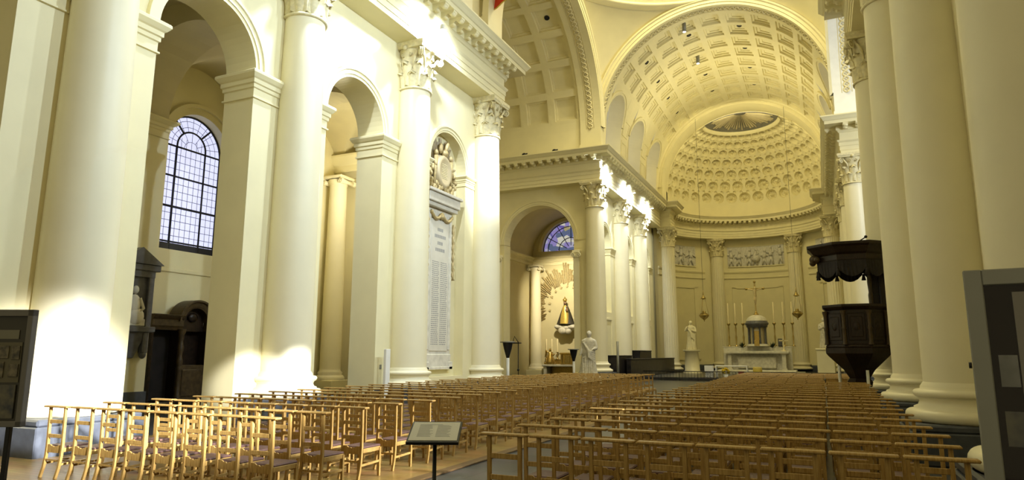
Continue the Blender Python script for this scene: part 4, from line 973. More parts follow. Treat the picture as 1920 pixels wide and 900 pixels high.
# ------------------------------------------------------------------ statues
def robe(mb, h, lean=0, wide=1.0, turn=0, fold=1.0, hood=False, arms='front', cx=0, cy=0, z0=0, seed=1):
    """draped standing figure facing -y: robe, shoulders, neck, head, arms"""
    rs = random.Random(seed); ph = [rs.uniform(0, 6) for _ in range(4)]; n = 40
    prof = [(0, .165, .13), (.03, .17, .135), (.15, .15, .12), (.30, .135, .11), (.45, .125, .105), (.52, .13, .11), (.60, .118, .095), (.70, .125, .095), (.76, .135, .09), (.80, .125, .08), (.835, .075, .06), (.855, .042, .045), (.87, .036, .042)]
    V, F = [], []
    for (z, a, b) in prof:
        amp = .10*fold*max(0, 1-z/.78)
        for i in range(n):
            q = 2*pi*i/n; k = 1+amp*(.55*sin(9*q+ph[0]+z*4)+.45*sin(5*q+ph[1]-z*6))+.03*sin(2*q+8*z)*fold
            V.append((cx+h*(a*wide*k*cos(q)+lean*z*z), cy+h*(b*k*sin(q)), z0+h*z))
    for j in range(len(prof)-1):
        for i in range(n): F.append((j*n+i, j*n+(i+1) % n, (j+1)*n+(i+1) % n, (j+1)*n+i))
    F += [tuple(range(n-1, -1, -1)), tuple((len(prof)-1)*n+i for i in range(n))]
    mb.add(V, F, True)
    lx = cx+h*lean*.85; Y = cy
    mb.ball((lx, Y-.006*h, z0+h*.925), (.052*h, .062*h, .072*h), 16, 12)          # head
    mb.ball((lx, Y-.066*h, z0+h*.918), (.010*h, .014*h, .018*h), 8, 6)            # nose
    mb.ball((lx, Y-.058*h, z0+h*.885), (.022*h, .012*h, .010*h), 8, 6)            # chin and mouth
    for sx in (-1, 1): mb.ball((lx+sx*.020*h, Y-.056*h, z0+h*.94), (.012*h, .010*h, .006*h), 8, 6); mb.ball((lx+sx*.052*h, Y, z0+h*.92), (.008*h, .012*h, .018*h), 6, 5)
    if hood: mb.ball((lx, Y+.018*h, z0+h*.925), (.072*h, .066*h, .088*h), 16, 12); mb.ball((lx, Y+.03*h, z0+h*.83), (.12*h, .07*h, .08*h), 14, 10)
    else: mb.ball((lx, Y+.015*h, z0+h*.945), (.060*h, .060*h, .062*h), 14, 10)
    sh = [(lx+sx*.115*h, Y, z0+h*.79) for sx in (-1, 1)]
    def arm(a, el, hd):
        mb.tube([a, [(p+q)/2 for p, q in zip(a, el)], el], [.045*h, .046*h, .042*h], 10); mb.tube([el, [(p+q)/2 for p, q in zip(el, hd)], hd], [.044*h, .034*h, .022*h], 10)
        mb.ball(hd, (.022*h, .024*h, .026*h), 8, 6); d = (Vector(hd)-Vector(el)).normalized()
        for k in range(4): s_ = Vector((1, 0, 0))*(k-1.5)*.011*h; mb.tube([Vector(hd)+s_, Vector(hd)+s_+d*(.04+.006*(k in (1, 2)))*h, Vector(hd)+s_*.8+d*.055*h+Vector((0, -.01*h, -.01*h))], .0058*h, 5)
        mb.tube([Vector(hd), Vector(hd)+d*.02*h+Vector((-.025*h, -.008*h, .01*h))], .006*h, 5)
    if arms == 'front':
        arm(sh[0], (lx-.15*h, Y-.03*h, z0+h*.62), (lx-.02*h, Y-.13*h, z0+h*.68)); arm(sh[1], (lx+.15*h, Y-.02*h, z0+h*.62), (lx+.05*h, Y-.12*h, z0+h*.60))
    elif arms == 'down':
        arm(sh[0], (lx-.16*h, Y-.01*h, z0+h*.62), (lx-.19*h, Y-.07*h, z0+h*.49)); arm(sh[1], (lx+.16*h, Y-.03*h, z0+h*.62), (lx+.10*h, Y-.13*h, z0+h*.60))
    else:
        arm(sh[0], (lx-.18*h, Y-.03*h, z0+h*.65), (lx-.10*h, Y-.13*h, z0+h*.78)); arm(sh[1], (lx+.17*h, Y-.03*h, z0+h*.62), (lx+.05*h, Y-.13*h, z0+h*.66))
    for k in range(5):   # mantle falling across the body
        x0 = lx-.12*h+.02*h*k; mb.tube([(x0, Y-.07*h, z0+h*.74-.03*h*k), (cx+.02*h, Y-.13*h-.004*h*k, z0+h*.56-.035*h*k), (cx+.15*h, Y-.08*h, z0+h*.52-.05*h*k)], [.02*h, .024*h, .02*h], 8)
    for k in range(6): x0 = cx+(-.11+.045*k)*h; mb.tube([(x0*1.0, Y-.10*h, z0+h*.44), (x0+.01*h*sin(k*3), Y-.125*h, z0+h*.22), (x0+.02*h*sin(k*2), Y-.13*h, z0+.01*h)], [.010*h, .020*h, .024*h], 7)
def statue(name, label, loc, rz, h, pz, ped, m_, **kw):
    t = thing(name, label, 'statue', loc, rz)
    m = MB(); w = .30*h/1.0
    if ped == 'round': m.lathe([(w*1.05, 0), (w*1.05, .12), (w*.85, .2), (w*.75, pz-.2), (w*.95, pz-.1), (w*.98, pz), (0, pz)], 28)
    else: m.bbox(-w, w, -w, w, 0, .15, .02); m.bbox(-w*.86, w*.86, -w*.86, w*.86, .15, pz-.14, .02); m.bbox(-w*.97, w*.97, -w*.97, w*.97, pz-.14, pz, .03)
    m.build('pedestal', PLC, t)
    m = MB(); robe(m, h, z0=pz, **kw); o = m.build('figure', m_, t)
    rm = o.modifiers.new('fuse', 'REMESH'); rm.mode = 'VOXEL'; rm.voxel_size = h*.011; rm.use_smooth_shade = True
    sm = o.modifiers.new('soften', 'SMOOTH'); sm.iterations = 2; sm.factor = .4
    return t
statue('marble_statue', 'weathered stone statue of a robed figure by the choir corner column', (-12.95, 39.2, 0), radians(14), 2.72, .42, 'square', STAT, seed=2, arms='down', lean=.03, wide=1.22)
statue('saint_statue', 'cream statue of a robed saint on round pedestal, left in the apse', (-9.98, 57.5, .22), radians(8), 2.4, 1.9, 'round', PLC, seed=5, arms='raise')
statue('saint_statue', 'pale statue of a robed saint behind the pulpit, right in apse', (.13, 56.3, .22), radians(-4), 2.3, 2.0, 'square', STAT, seed=8, arms='front')

# ------------------------------------------------------------------ chapel altar
t = thing('chapel_altar', 'white stone altar table with shelf in the side chapel', 'altar', (-17.3, 47.2, 0))
m = MB(); m.bbox(-1.7, 1.7, -.55, .5, .85, 1.0, .02); m.build('tabletop', MARB, t)
for x in (-1.5, 1.5): m = MB(); m.bbox(x-.12, x+.12, -.45, .4, 0, .85, .02); m.build('leg', MARB, t)
t = thing('chapel_gradine', 'gilded shelf behind the chapel altar carrying white candles', 'shelf', (-17.3, 47.2, 0))
m = MB(); m.bbox(-1.6, 1.6, .52, .72, 0, 1.28, .02); m.build('body', GOLD, t)
m = MB(); m.bbox(-1.64, 1.64, .51, .74, 1.28, 1.36, .01); m.build('ledge', GOLD, t)
t = thing('tabernacle', 'small gilded tabernacle on the chapel altar', 'tabernacle', (-17.0, 47.0, 1.0))
m = MB(); m.bbox(-.55, .55, -.3, .2, 0, .75, .02); m.bbox(-.62, .62, -.36, .2, .72, .85, .03); m.build('body', GOLD, t)
m = MB(); m.bbox(-.2, .2, -.34, -.29, .1, .66, .02)
for x in (-.42, .42): m.lathe([(.05, .05), (.04, .1), (.04, .62), (.06, .68)], 10, (x, -.34, 0))
m.build('door', BRASS, t)
t = thing('madonna_statue', 'Madonna statue in golden dress and dark mantle above chapel altar', 'statue', (-17.42, 47.55, 3.95))
m = MB(); m.ball((0, 0, -.25), (.85, .3, .28)); m.ball((-.5, -.05, -.18), (.4, .28, .2)); m.ball((.5, -.05, -.2), (.42, .28, .2)); m.ball((-.2, -.15, -.45), (.35, .2, .3)); m.ball((.2, -.1, -.5), (.3, .2, .25)); m.build('cloud_base', STAT, t)
m = MB(); m.lathe([(.72, 0), (.60, .3), (.40, .85), (.24, 1.25), (.14, 1.42), (.10, 1.5)], 28, M=Matrix.Diagonal((1, .6, 1, 1))); m.build('mantle', mat('dark_mantle', (.035, .03, .02), .6, noise_amt=.1, bump=0), t)
m = MB(); m.lathe([(.45, .03), (.38, .35), (.28, .85), (.15, 1.3), (.06, 1.42)], 24, (0, -.18, 0), M=Matrix.Diagonal((1, .75, 1, 1))); m.build('golden_dress', mat('golden_brocade', (.70, .50, .12), .35, .5, noise_amt=.12, noise_scale=14, bump=.01), t)
m = MB(); m.ball((0, -.12, 1.58), (.11, .12, .15), 14, 10); m.ball((0, -.245, 1.57), (.02, .03, .035)); m.ball((.2, -.32, 1.25), (.075, .08, .09)); m.lathe([(.10, .95), (.12, 1.05), (.07, 1.2)], 14, (.2, -.3, 0)); m.build('faces', mat('dark_skin_wood', (.22, .13, .07), .5, bump=0), t)
m = MB(); m.lathe([(.13, 1.68), (.14, 1.74), (.16, 1.86), (.10, 1.92), (.02, 2.0)], 14, (0, -.12, 0)); m.ball((0, -.12, 2.04), .04); m.build('crown', GOLD, t)
t = thing('sunburst_relief', 'sunburst of gilded ray bundles and stars round the Madonna', 'relief', (-17.42, 47.96, 5.2))
for k in range(13):
    if k % 13 in (6,): pass
    a = radians(-15+210*k/12); m = MB(); rs = random.Random(k)
    for j in range(6):
        b = a+radians((j-2.5)*3.2); r1, r2 = rs.uniform(1.75, 2.1), rs.uniform(2.7, 3.7) if 0 < j < 5 else rs.uniform(2.5, 3.0)
        c, s_ = cos(b), sin(b); w1, w2 = .035, .075
        r2 = min(r2, 2.7/max(.01, abs(c)))
        if r2 < r1+.2: continue
        m.add([(r1*c-w1*s_, 0, r1*s_+w1*c), (r1*c+w1*s_, 0, r1*s_-w1*c), (r2*c+w2*s_, 0, r2*s_-w2*c), (r2*c-w2*s_, 0, r2*s_+w2*c), (r1*c, -.10, r1*s_), (r2*c, -.14, r2*s_)], [(0, 4, 5, 3), (4, 1, 2, 5), (3, 5, 2), (0, 1, 4)])
    if m.v: m.build('ray_bundle', mat('dull_gilding', (.56, .45, .22), .45, .05, noise_amt=.2, noise_scale=9, bump=0) if k == 0 else bpy.data.materials['dull_gilding'], t)
for k in range(11):
    a = radians(-10+200*k/10); m = MB(); pts = []
    for i in range(10): r = .12 if i % 2 == 0 else .05; pts.append((1.45*cos(a)+r*sin(2*pi*i/10), 0, 1.45*sin(a)*1.05+.1+r*cos(2*pi*i/10)))
    m.add([(x, -.05, z) for x, y, z in pts]+pts, [tuple(range(10))]+[(i, (i+1) % 10, 10+(i+1) % 10, 10+i) for i in range(10)]); m.build('star', bpy.data.materials['dull_gilding'], t)
lamp('chapel_lamp', 'SPOT', (-16.2, 42.6, 8.6), 2300, (-17.4, 47.7, 5.7), (1, .88, .62), .15, 80, .7)
def candle(loc, h, hs, label, group, name='altar_candlestick', w=1.0):
    t = thing(name, label, 'candlestick', loc, 0, group)
    m = MB(); m.lathe([(.14*w, 0), (.15*w, .03), (.06*w, .08), (.035*w, .14), (.06*w, hs*.4), (.03*w, hs*.5), (.05*w, hs*.75), (.03*w, hs*.88), (.11*w, hs*.96), (.11*w, hs), (0, hs)], 14); m.build('stick', BRASS, t)
    m = MB(); m.lathe([(.04*w, hs), (.04*w, hs+h), (.0, hs+h+.02)], 10); m.tube([(0, 0, hs+h), (0, 0, hs+h+.05)], .006, 5); m.build('candle', WAX, t)
    return t
for i, x in enumerate((-19.1, -18.65, -18.2, -16.45, -16.0)):
    candle((x, 47.82, 1.36), .95, .55, 'tall white candle on chapel altar, %s from the left' % ORD[i], 'candles on the chapel altar')
m = MB(); m.ball((0, 0, .5), (.45, .25, .5)); 
t = thing('gilded_angel', 'gilded kneeling ornament at left end of the chapel altar', 'ornament', (-18.5, 47.05, 1.0))
m = MB(); m.bbox(-.4, .4, -.25, .2, 0, .14, .02); m.build('base', GOLD, t)
m = MB(); m.lathe([(.34, .14), (.3, .4), (.16, .7), (.12, .85), (.05, .95)], 18); m.ball((.02, -.04, 1.05), (.09, .1, .12)); m.tube([(.1, 0, .8), (.3, -.12, .65), (.42, -.1, .8)], [.06, .05, .03], 8); m.tube([(-.1, .05, .8), (-.35, .12, 1.0), (-.42, .14, .55)], [.05, .1, .03], 8); m.build('figure', GOLD, t)

# ------------------------------------------------------------------ uplighters, stands near the crossing
def uplighter(loc, label, h=2.3):
    t = thing('cone_uplighter', label, 'lamp', loc)
    m = MB(); m.lathe([(.22, 0), (.22, .03), (.05, .06)], 18); m.build('foot', WHT, t)
    m = MB(); m.tube([(0, 0, .03), (0, 0, h-.72)], .07, 12); m.build('post', WHT, t)
    m = MB(); m.lathe([(.06, h-.75), (.09, h-.62), (.17, h-.35), (.23, h-.06), (.24, h-.05), (.20, h-.05), (.1, h-.2), (0, h-.2)], 20); m.build('shade', BLACK, t)
    m = MB(); m.lathe([(.0, h-.05), (.34, h-.05), (.34, h), (0, h)], 24); m.build('top_dish', GREYF, t)
uplighter((-12.75, 27.3, 0), 'black cone lamp on white post right of the corner nave column')
uplighter((-13.45, 38.0, 0), 'black cone lamp on white post beside the stone statue', 2.05)
t = thing('iron_stand', 'thin black iron candle stand with flat arms in the left transept', 'stand', (-13.45, 30, 0))
m = MB(); m.tube([(0, 0, .02), (0, 0, 2.35)], .022, 8); m.tube([(0, 0, .35), (.02, 0, .36)], .05, 8); m.ball((0, 0, 1.0), .06); m.build('pole', BLACK, t)
m = MB(); m.bbox(-.55, .12, -.12, .12, 2.25, 2.30, .01); m.tube([(-.3, 0, 2.3), (-.2, 0, 2.6), (0, 0, 2.3)], .02, 6); m.build('tray', BLACK, t)
for k in range(3): a = k*2*pi/3; m = MB(); m.tube([(0, 0, .25), (.3*cos(a), .3*sin(a), .02)], .018, 6); m.build('leg', BLACK, t)
m = MB(); m.tube([(0, 0, 0), (0, 0, 2.48)], .07, 12); m.lathe([(.2, 0), (.2, .04), (.07, .06)], 16)
tag(m.build('steel_post', GREYF, None, (-10.77, 38.0, .0)), 'bare grey post standing before the black marble wall', 'post')

# ------------------------------------------------------------------ black marble parapet of the choir
t = thing('marble_parapet', 'long low black marble parapet in front of the left choir columns', 'parapet', (0, 0, 0))
m = MB(); m.bbox(-11.9, -11.6, 44.0, 58.3, .0, 1.38, .02); m.build('front_panel', BLKM, t)
m = MB(); m.bbox(-11.94, -11.56, 44.0, 58.34, 1.38, 1.47, .02); m.build('coping', BLKM, t)
for y0, y1, h, l in ((42.35, 46.1, 1.6, 'short black marble block beside the choir corner column'), (48.35, 51.9, 1.95, 'taller black marble block rising behind the parapet between columns')):
    t = thing('marble_block', l, 'parapet', (-12.6, (y0+y1)/2, 0)); d = (y1-y0)/2
    m = MB(); m.bbox(-.55, .55, -d, d, 0, h, .02); m.build('body', BLKM, t)
    m = MB(); m.bbox(-.58, .58, -d-.03, d+.03, h, h+.08, .02); m.build('coping', BLKM, t)

# ------------------------------------------------------------------ high altar
t = thing('altar_steps', 'two low marble steps under the high altar', 'steps', (-5.05, 59.2, .22))
m = MB(); m.bbox(-3.6, 3.6, -1.5, 1.2, 0, .15, .02); m.build('lower_step', MARB, t)
m = MB(); m.bbox(-3.0, 3.0, -1.1, 1.2, .15, .30, .02); m.build('upper_step', MARB, t)
t = thing('high_altar', 'broad white marble high altar in front of the apse', 'altar', (-5.05, 59.2, .22))
m = MB(); m.bbox(-2.5, 2.5, -.55, .75, 1.60, 1.80, .03); m.build('tabletop', MARB, t)
for x in (-2.2, 2.0): m = MB(); m.bbox(x-.12, x+.32, -.35, -.05, .3, .42, .01); m.bbox(x-.05, x+.25, -.32, -.08, .42, 1.52, .02); m.bbox(x-.12, x+.32, -.36, -.05, 1.52, 1.62, .01); m.build('pillar', MARB, t)
m = MB(); m.bbox(-2.2, 2.2, .2, .7, .3, 1.6, .02); m.bbox(-1.5, 1.5, -.1, .22, .4, 1.35, .06); m.build('front_relief', MARBG, t)
t = thing('altar_gradine', 'raised marble shelf behind the high altar carrying candlesticks and tabernacle', 'shelf', (-5.05, 59.2, .22))
m = MB(); m.bbox(-2.7, 2.7, .78, 1.15, .3, 2.12, .02); m.build('body', MARB, t)
m = MB(); m.bbox(-2.76, 2.76, .77, 1.19, 2.12, 2.2, .02); m.build('ledge', MARB, t)
t = thing('domed_tabernacle', 'domed round tabernacle of grey marble columns on the high altar', 'tabernacle', (-4.95, 59.85, 2.42))
m = MB(); m.lathe([(.9, 0.01), (.9, .03), (.82, .05), (.82, .18), (.72, .2)], 32); m.build('base', MARB, t)
m = MB(); m.lathe([(.55, .2), (.55, 1.55)], 28); m.bbox(-.28, .28, -.60, -.50, .25, 1.4, .02); m.build('drum', mat('cream_marble', (.62, .54, .34), .4, bump=0), t)
m = MB(); m.bbox(-.20, .20, -.92, -.56, .03, .5, .02); m.bbox(-.20, .20, -.64, -.56, .5, 1.25, .02); m.build('gilded_door', GOLD, t)
for k in range(8): a = k*pi/4+pi/8; m = MB(); m.lathe([(.10, .2), (.075, .28), (.07, 1.4), (.10, 1.55)], 12, (.70*cos(a), .70*sin(a), 0)); m.build('column', EPI, t)
m = MB(); m.lathe([(.72, 1.55), (.84, 1.58), (.84, 1.72), (.92, 1.78), (.95, 1.95), (.86, 1.98), (.86, 2.1)], 32); m.build('cornice', EPI, t)
m = MB(); m.lathe([(.84, 2.1)]+[(.80*cos(radians(i*9)), 2.1+.52*sin(radians(i*9))) for i in range(11)], 32); m.build('dome', MARB, t)
t = thing('altar_crucifix', 'gilded crucifix with corpus rising above the domed tabernacle', 'crucifix', (-4.95, 59.85, 5.03))
m = MB(); m.lathe([(.2, 0), (.22, .05), (.08, .15), (.12, .22), (.04, .3)], 16); m.build('foot', GOLD, t)
m = MB(); m.bbox(-.06, .06, -.03, .03, .25, 2.75, .01); m.bbox(-.68, .68, -.03, .03, 2.13, 2.26, .01); m.ball((-.68, 0, 2.2), .11); m.ball((.68, 0, 2.2), .11); m.ball((0, 0, 2.78), .11); m.build('cross', BRASS, t)
m = MB(); m.ball((.03, -.12, 2.24), (.10, .11, .13)); m.tube([(0, -.07, 2.10), (0, -.11, 1.85), (.02, -.09, 1.55)], [.15, .13, .12], 10)
for sx in (-1, 1): m.tube([(sx*.09, -.07, 2.06), (sx*.3, -.06, 2.12), (sx*.56, -.05, 2.2)], [.06, .05, .035], 8); m.tube([(sx*.05, -.08, 1.55), (sx*.07, -.14, 1.25), (sx*.02, -.08, .9)], [.085, .065, .04], 8)
o = m.build('corpus', mat('pale_gilt_corpus', (.66, .55, .30), .45, .3, bump=0), t); rm = o.modifiers.new('fuse', 'REMESH'); rm.mode = 'VOXEL'; rm.voxel_size = .018; rm.use_smooth_shade = True
for i, x in enumerate((-7.25, -6.68, -6.08, -3.6, -2.88, -2.2)):
    candle((x, 60.15, 2.42 if abs(x+5.05) < 2.7 else 2.42), 1.7, 1.95, 'tall thin candle on the high altar, %s from the left' % ORD[i], 'big candles of the high altar', 'tall_candlestick', 1.3)
t = thing('altar_cross', 'small pale cross on a stand at the altar right end', 'cross', (-2.95, 59.6, 2.02))
m = MB(); m.lathe([(.2, 0), (.2, .05), (.05, .12), (.05, .25)], 14); m.build('foot', WAX, t)
m = MB(); m.bbox(-.05, .05, -.03, .03, .2, 1.25, .01); m.bbox(-.34, .34, -.03, .03, .8, .9, .01); m.build('cross', WAX, t)
for i, (x, l) in enumerate(((-6.1, 'left'), (-3.75, 'right'))):
    t = thing('flower_vase', 'white vase with dark green plant on the %s half of the altar table' % l, 'vase', (x, 59.0, 2.02))
    m = MB(); m.lathe([(.08, 0), (.12, .05), (.10, .2), (.13, .28), (.1, .28), (0, .2)], 16); m.build('vase', WHT, t)
    m = MB(); rs = random.Random(i)
    for k in range(26):
        a, e = rs.uniform(0, 2*pi), rs.uniform(.2, 1.3); d = Vector((cos(a)*cos(e), sin(a)*cos(e), sin(e))); L = rs.uniform(.35, .62); s_ = Vector((-sin(a), cos(a), 0))*.05
        p0 = Vector((0, 0, .25)); m.add([p0, p0+d*L*.6+s_, p0+d*L, p0+d*L*.6-s_, p0+d*L*.6+Vector((0, 0, .03))], [(0, 1, 4), (1, 2, 4), (2, 3, 4), (3, 0, 4)])
    m.build('leaves', mat('dark_leaf_%d' % i, (.02, .035, .012), .6, bump=0), t)
t = thing('black_book_stand', 'small black box on the altar right of the tabernacle', 'box', (-3.22, 59.98, 2.42)); m = MB(); m.bbox(-.16, .16, -.1, .1, 0, .62, .01); m.build('body', BLACK, t); m = MB(); m.bbox(-.14, .14, -.12, -.1, .05, .57, .005); m.build('front_face', EPI, t)
# sanctuary lamps on long chains
for x, l, top in ((-8.95, 'left', 20.5), (-1.70, 'right', 20.5)):
    t = thing('sanctuary_lamp', 'brass sanctuary lamp hanging on chains, %s of the high altar' % l, 'hanging lamp', (x, 58.2, 4.55))
    m = MB(); m.tube([(0, 0, 2.5), (0, 0, top-4.55+1.8)], .012, 5); m.build('cord', BLACK, t)
    m = MB(); m.lathe([(0, -.08), (.05, -.04), (.03, .02), (.10, .1), (.30, .25), (.42, .42), (.44, .46), (.36, .48), (.30, .6), (.16, .62), (.12, .8), (0, .82)], 20); m.build('bowl', BRASS, t)
    m = MB()
    for k in range(3): a = k*2*pi/3+.3; m.tube([(.40*cos(a), .40*sin(a), .45), (.10*cos(a), .10*sin(a), 1.9)], .014, 5)
    m.build('chain', BRASS, t)
    m = MB(); m.lathe([(0, 1.78), (.22, 1.84), (.2, 1.9), (.1, 2.05), (.08, 2.12), (0, 2.2)], 16); m.tube([(0, 0, 2.1), (0, 0, 2.55)], [.05, .02], 8); m.build('canopy', BRASS, t)
# reliefs on the apse wall
def relief(a0, a1, z0, z1, n, label, seed):
    am = radians((a0+a1)/2); t = thing('wall_relief', label, 'relief', (APC[0], APC[1], 0))
    r = RW-.03; m = MB(); nn = 16
    pts = arcp(r, a0, a1, nn)
    m.sweep([(0, z0), (.03, z0), (.03, z1), (0, z1)], pts, 1)
    o = m.build('panel', MARBG, t, (-APC[0], -APC[1], 0))
    m = MB(); m.sweep([(0, z0-.09), (.07, z0-.09), (.07, z0), (0, z0)], pts, 1); m.build('frame_moulding', PL, t, (-APC[0], -APC[1], 0))
    m = MB(); m.sweep([(0, z1), (.07, z1), (.07, z1+.09), (0, z1+.09)], pts, 1); m.build('frame_moulding', PL, t, (-APC[0], -APC[1], 0))
    m = MB(); rs = random.Random(seed); H = z1-z0
    def P(s, z, d): a = radians(a0+(a1-a0)*s); q = r-.04-d; return (APC[0]+q*cos(a), APC[1]+q*sin(a), z)
    for i in range(n):
        s = (i+.5)/n+rs.uniform(-.02, .02); L = H*rs.uniform(.72, .9); ln = rs.uniform(-.03, .03)
        m.ball(P(s+ln, z0+L, .05), (.12, .12, .15), 10, 8)
        m.tube([P(s+ln, z0+L-.15, .04), P(s, z0+L*.6, .06), P(s-ln, z0+L*.5, .05)], [.14, .2, .16], 10)
        for sx in (-1, 1):
            m.tube([P(s, z0+L*.5, .05), P(s+sx*.10/n*1.6, z0+L*.25, .07), P(s+sx*.16/n*1.6, z0+.04, .04)], [.13, .10, .07], 8)
            e = rs.uniform(-.2, .5); m.tube([P(s+ln, z0+L*.8, .05), P(s+sx*.34/n, z0+L*(.66+e*.15), .07), P(s+sx*.5/n, z0+L*(.62+e*.5), .05)], [.07, .06, .04], 8)
        if i % 2: m.tube([P(s+.3/n, z0+.05, .03), P(s+.34/n, z0+L, .03)], .05, 8)
    m.ball(P(.5, z0+H*.35, .05), (.42, .42, .36), 12, 8) if n > 3 else None
    m.build('figures', MARBG, t, (-APC[0], -APC[1], 0))
relief(109, 71, 10.25, 12.15, 7, 'wide grey relief of many figures above the high altar', 3)
relief(160, 133, 10.25, 12.15, 3, 'grey relief with standing figures left of the altar columns', 4)
relief(47, 20, 10.25, 12.15, 3, 'grey relief with figures above the pulpit canopy', 5)

# ------------------------------------------------------------------ things at the altar rail
t = thing('communion_rail', 'low black iron rail along the choir step', 'rail', (0, 0, 0))
m = MB(); m.tube([(-11.4, 46.5, .62), (.6, 46.5, .62)], .03, 6); m.tube([(-11.4, 46.5, .12), (.6, 46.5, .12)], .025, 6); m.build('rail_bar', BLACK, t)
m = MB()
for i in range(60): x = -11.4+.2034*i; m.tube([(x, 46.5, .0 if i % 6 == 0 else .12), (x, 46.5, .62)], .02 if i % 6 == 0 else .010, 5)
m.build('baluster', BLACK, t); t.children[1]['kind'] = 'stuff'
t = thing('white_crate', 'white box on patterned base standing before the altar', 'box', (-7.15, 47.6, .22))
m = MB(); m.bbox(-.28, .28, -.2, .2, .35, .78, .01); m.build('box', WHT, t)
m = MB(); m.bbox(-.24, .24, -.17, .17, .0, .36, .01)
m.build('patterned_base', mat('speckled_base', (.6, .6, .55), .6, noise_amt=.45, noise_scale=26, bump=0, col2=(.03, .03, .03)), t)
t = thing('side_table', 'white framed glass table standing before the altar', 'table', (-5.75, 48.2, .22))
m = MB(); m.bbox(-1.05, 1.05, -.3, .3, .72, .80, .01); m.build('tabletop', WHT, t)
for x in (-1.0, 1.0):
    for y in (-.26, .26): m = MB(); m.bbox(x-.04, x+.04, y-.04, y+.04, 0, .72, .005); m.build('leg', WHT, t)
t = thing('yellow_flower_pot', 'white pot of yellow flowers under the white table', 'flowers', (-6.05, 47.3, .22)); m = MB(); m.lathe([(.12, 0), (.17, .22), (.14, .22), (0, .18)], 16); m.build('pot', WHT, t)
m = MB(); rs = random.Random(2)
for k in range(40): a, e, q = rs.uniform(0, 6.28), rs.uniform(-.2, 1.5), rs.uniform(.18, .27); m.ball((q*cos(a)*cos(e), q*sin(a)*cos(e), .36+q*sin(e)), .06, 6, 5)
m.build('flowers', YEL, t)
t = thing('red_box', 'small red box standing under the white table', 'box', (-5.05, 47.3, .22)); m = MB(); m.bbox(-.18, .18, -.12, .12, 0, .42, .02); m.build('body', mat('dull_red', (.32, .06, .03), .6, bump=0), t); m = MB(); m.bbox(-.19, .19, -.13, .13, .36, .43, .01); m.build('lid', mat('dull_red_lid', (.26, .05, .025), .6, bump=0), t)
t = thing('yellow_stool', 'yellow drum stool to the right of the white table', 'stool', (-4.05, 47.6, .22)); m = MB(); m.lathe([(0, 0), (.27, 0), (.29, .03), (.29, .62), (.27, .66), (0, .66)], 22); m.build('drum', mat('yellow_drum', (.55, .42, .07), .5, bump=0), t); m = MB(); m.lathe([(.28, .64), (.28, .70), (.25, .72), (0, .72)], 22); m.build('cushion', mat('yellow_cushion', (.60, .48, .14), .7, bump=0), t)

# ------------------------------------------------------------------ pulpit
t = thing('pulpit', 'black carved oak pulpit with tasselled canopy in front of the right columns', 'pulpit', (.95, 23.5, 0))
def octa(r, sx=1.0, rot=pi/8): return [(r*cos(rot+k*pi/4)*sx, r*sin(rot+k*pi/4)) for k in range(8)]
def prism(mb, prof, sx=1.0, rot=pi/8):
    rings = [[(x, y, z) for x, y in octa(r, sx, rot)] for r, z in prof]; V = sum(rings, []); n = 8
    F = [(j*n+i, j*n+(i+1) % n, (j+1)*n+(i+1) % n, (j+1)*n+i) for j in range(len(prof)-1) for i in range(n)]+[tuple(range(n-1, -1, -1)), tuple((len(prof)-1)*n+i for i in range(n))]
    mb.add(V, F)
m = MB(); prism(m, [(.92, 1.95), (.95, 2.0), (.92, 2.05), (.86, 2.08), (.86, 3.10), (.90, 3.12), (.98, 3.2), (.98, 3.27), (.80, 3.27), (.80, 2.5)]); m.build('tub', DWOOD, t)
for k in range(8):
    a = pi/8+pi/8+k*pi/4; Mx = Matrix.Rotation(a, 4, 'Z'); m = MB(); d = .86*cos(pi/8)
    m.bbox(d-.02, d+.03, -.24, .24, 2.18, 3.0, .015, Mx); m.bbox(d+.01, d+.05, -.17, .17, 2.28, 2.9, .02, Mx); m.ball((d+.04, 0, 2.6), (.03, .10, .14), 10, 8, Mx); m.build('panel', DWOOD, t)
    a2 = pi/8+k*pi/4; m = MB(); m.lathe([(.08, 2.06), (.06, 2.15), (.055, 2.5), (.07, 2.55), (.05, 2.6), (.055, 2.95), (.09, 3.08)], 10, (.90*cos(a2), .90*sin(a2), 0)); m.build('colonnette', DWOOD2, t)
m = MB(); prism(m, [(.10, .75), (.34, .8), (.38, .95), (.30, 1.05), (.46, 1.3), (.72, 1.55), (.90, 1.72), (.96, 1.80), (.96, 1.96), (.9, 1.98)]); m.build('corbel', DWOOD, t)
m = MB(); m.lathe([(.30, 0), (.30, .1), (.2, .2), (.16, .5), (.22, .78)], 16); m.build('stem', DWOOD, t)
m = MB(); prism(m, [(.95, 4.58), (1.02, 4.62), (1.02, 4.78), (1.10, 4.84), (1.22, 5.0), (1.30, 5.06), (1.30, 5.14), (.2, 5.2)], 1.02); m.build('canopy', DWOOD, t)
m = MB()
for k in range(8):
    p, q = octa(1.0, 1.02)[k], octa(1.0, 1.02)[(k+1) % 8]; n = 14; V = []
    for i in range(n+1):
        s = i/n; x, y = p[0]+(q[0]-p[0])*s, p[1]+(q[1]-p[1])*s; dz = .30*abs(sin(pi*s))**.7+.12; V += [(x, y, 4.62), (x*(1+.02*sin(s*40)), y*(1+.02*sin(s*40)), 4.62-.10-dz)]
    o_ = [(x*.98, y*.98, z) for x, y, z in V]; w = 2*(n+1)
    m.add(V+o_, [(2*i, 2*i+1, 2*i+3, 2*i+2) for i in range(n)]+[(w+2*i, w+2*i+2, w+2*i+3, w+2*i+1) for i in range(n)])
m.build('valance', CLOTH, t)
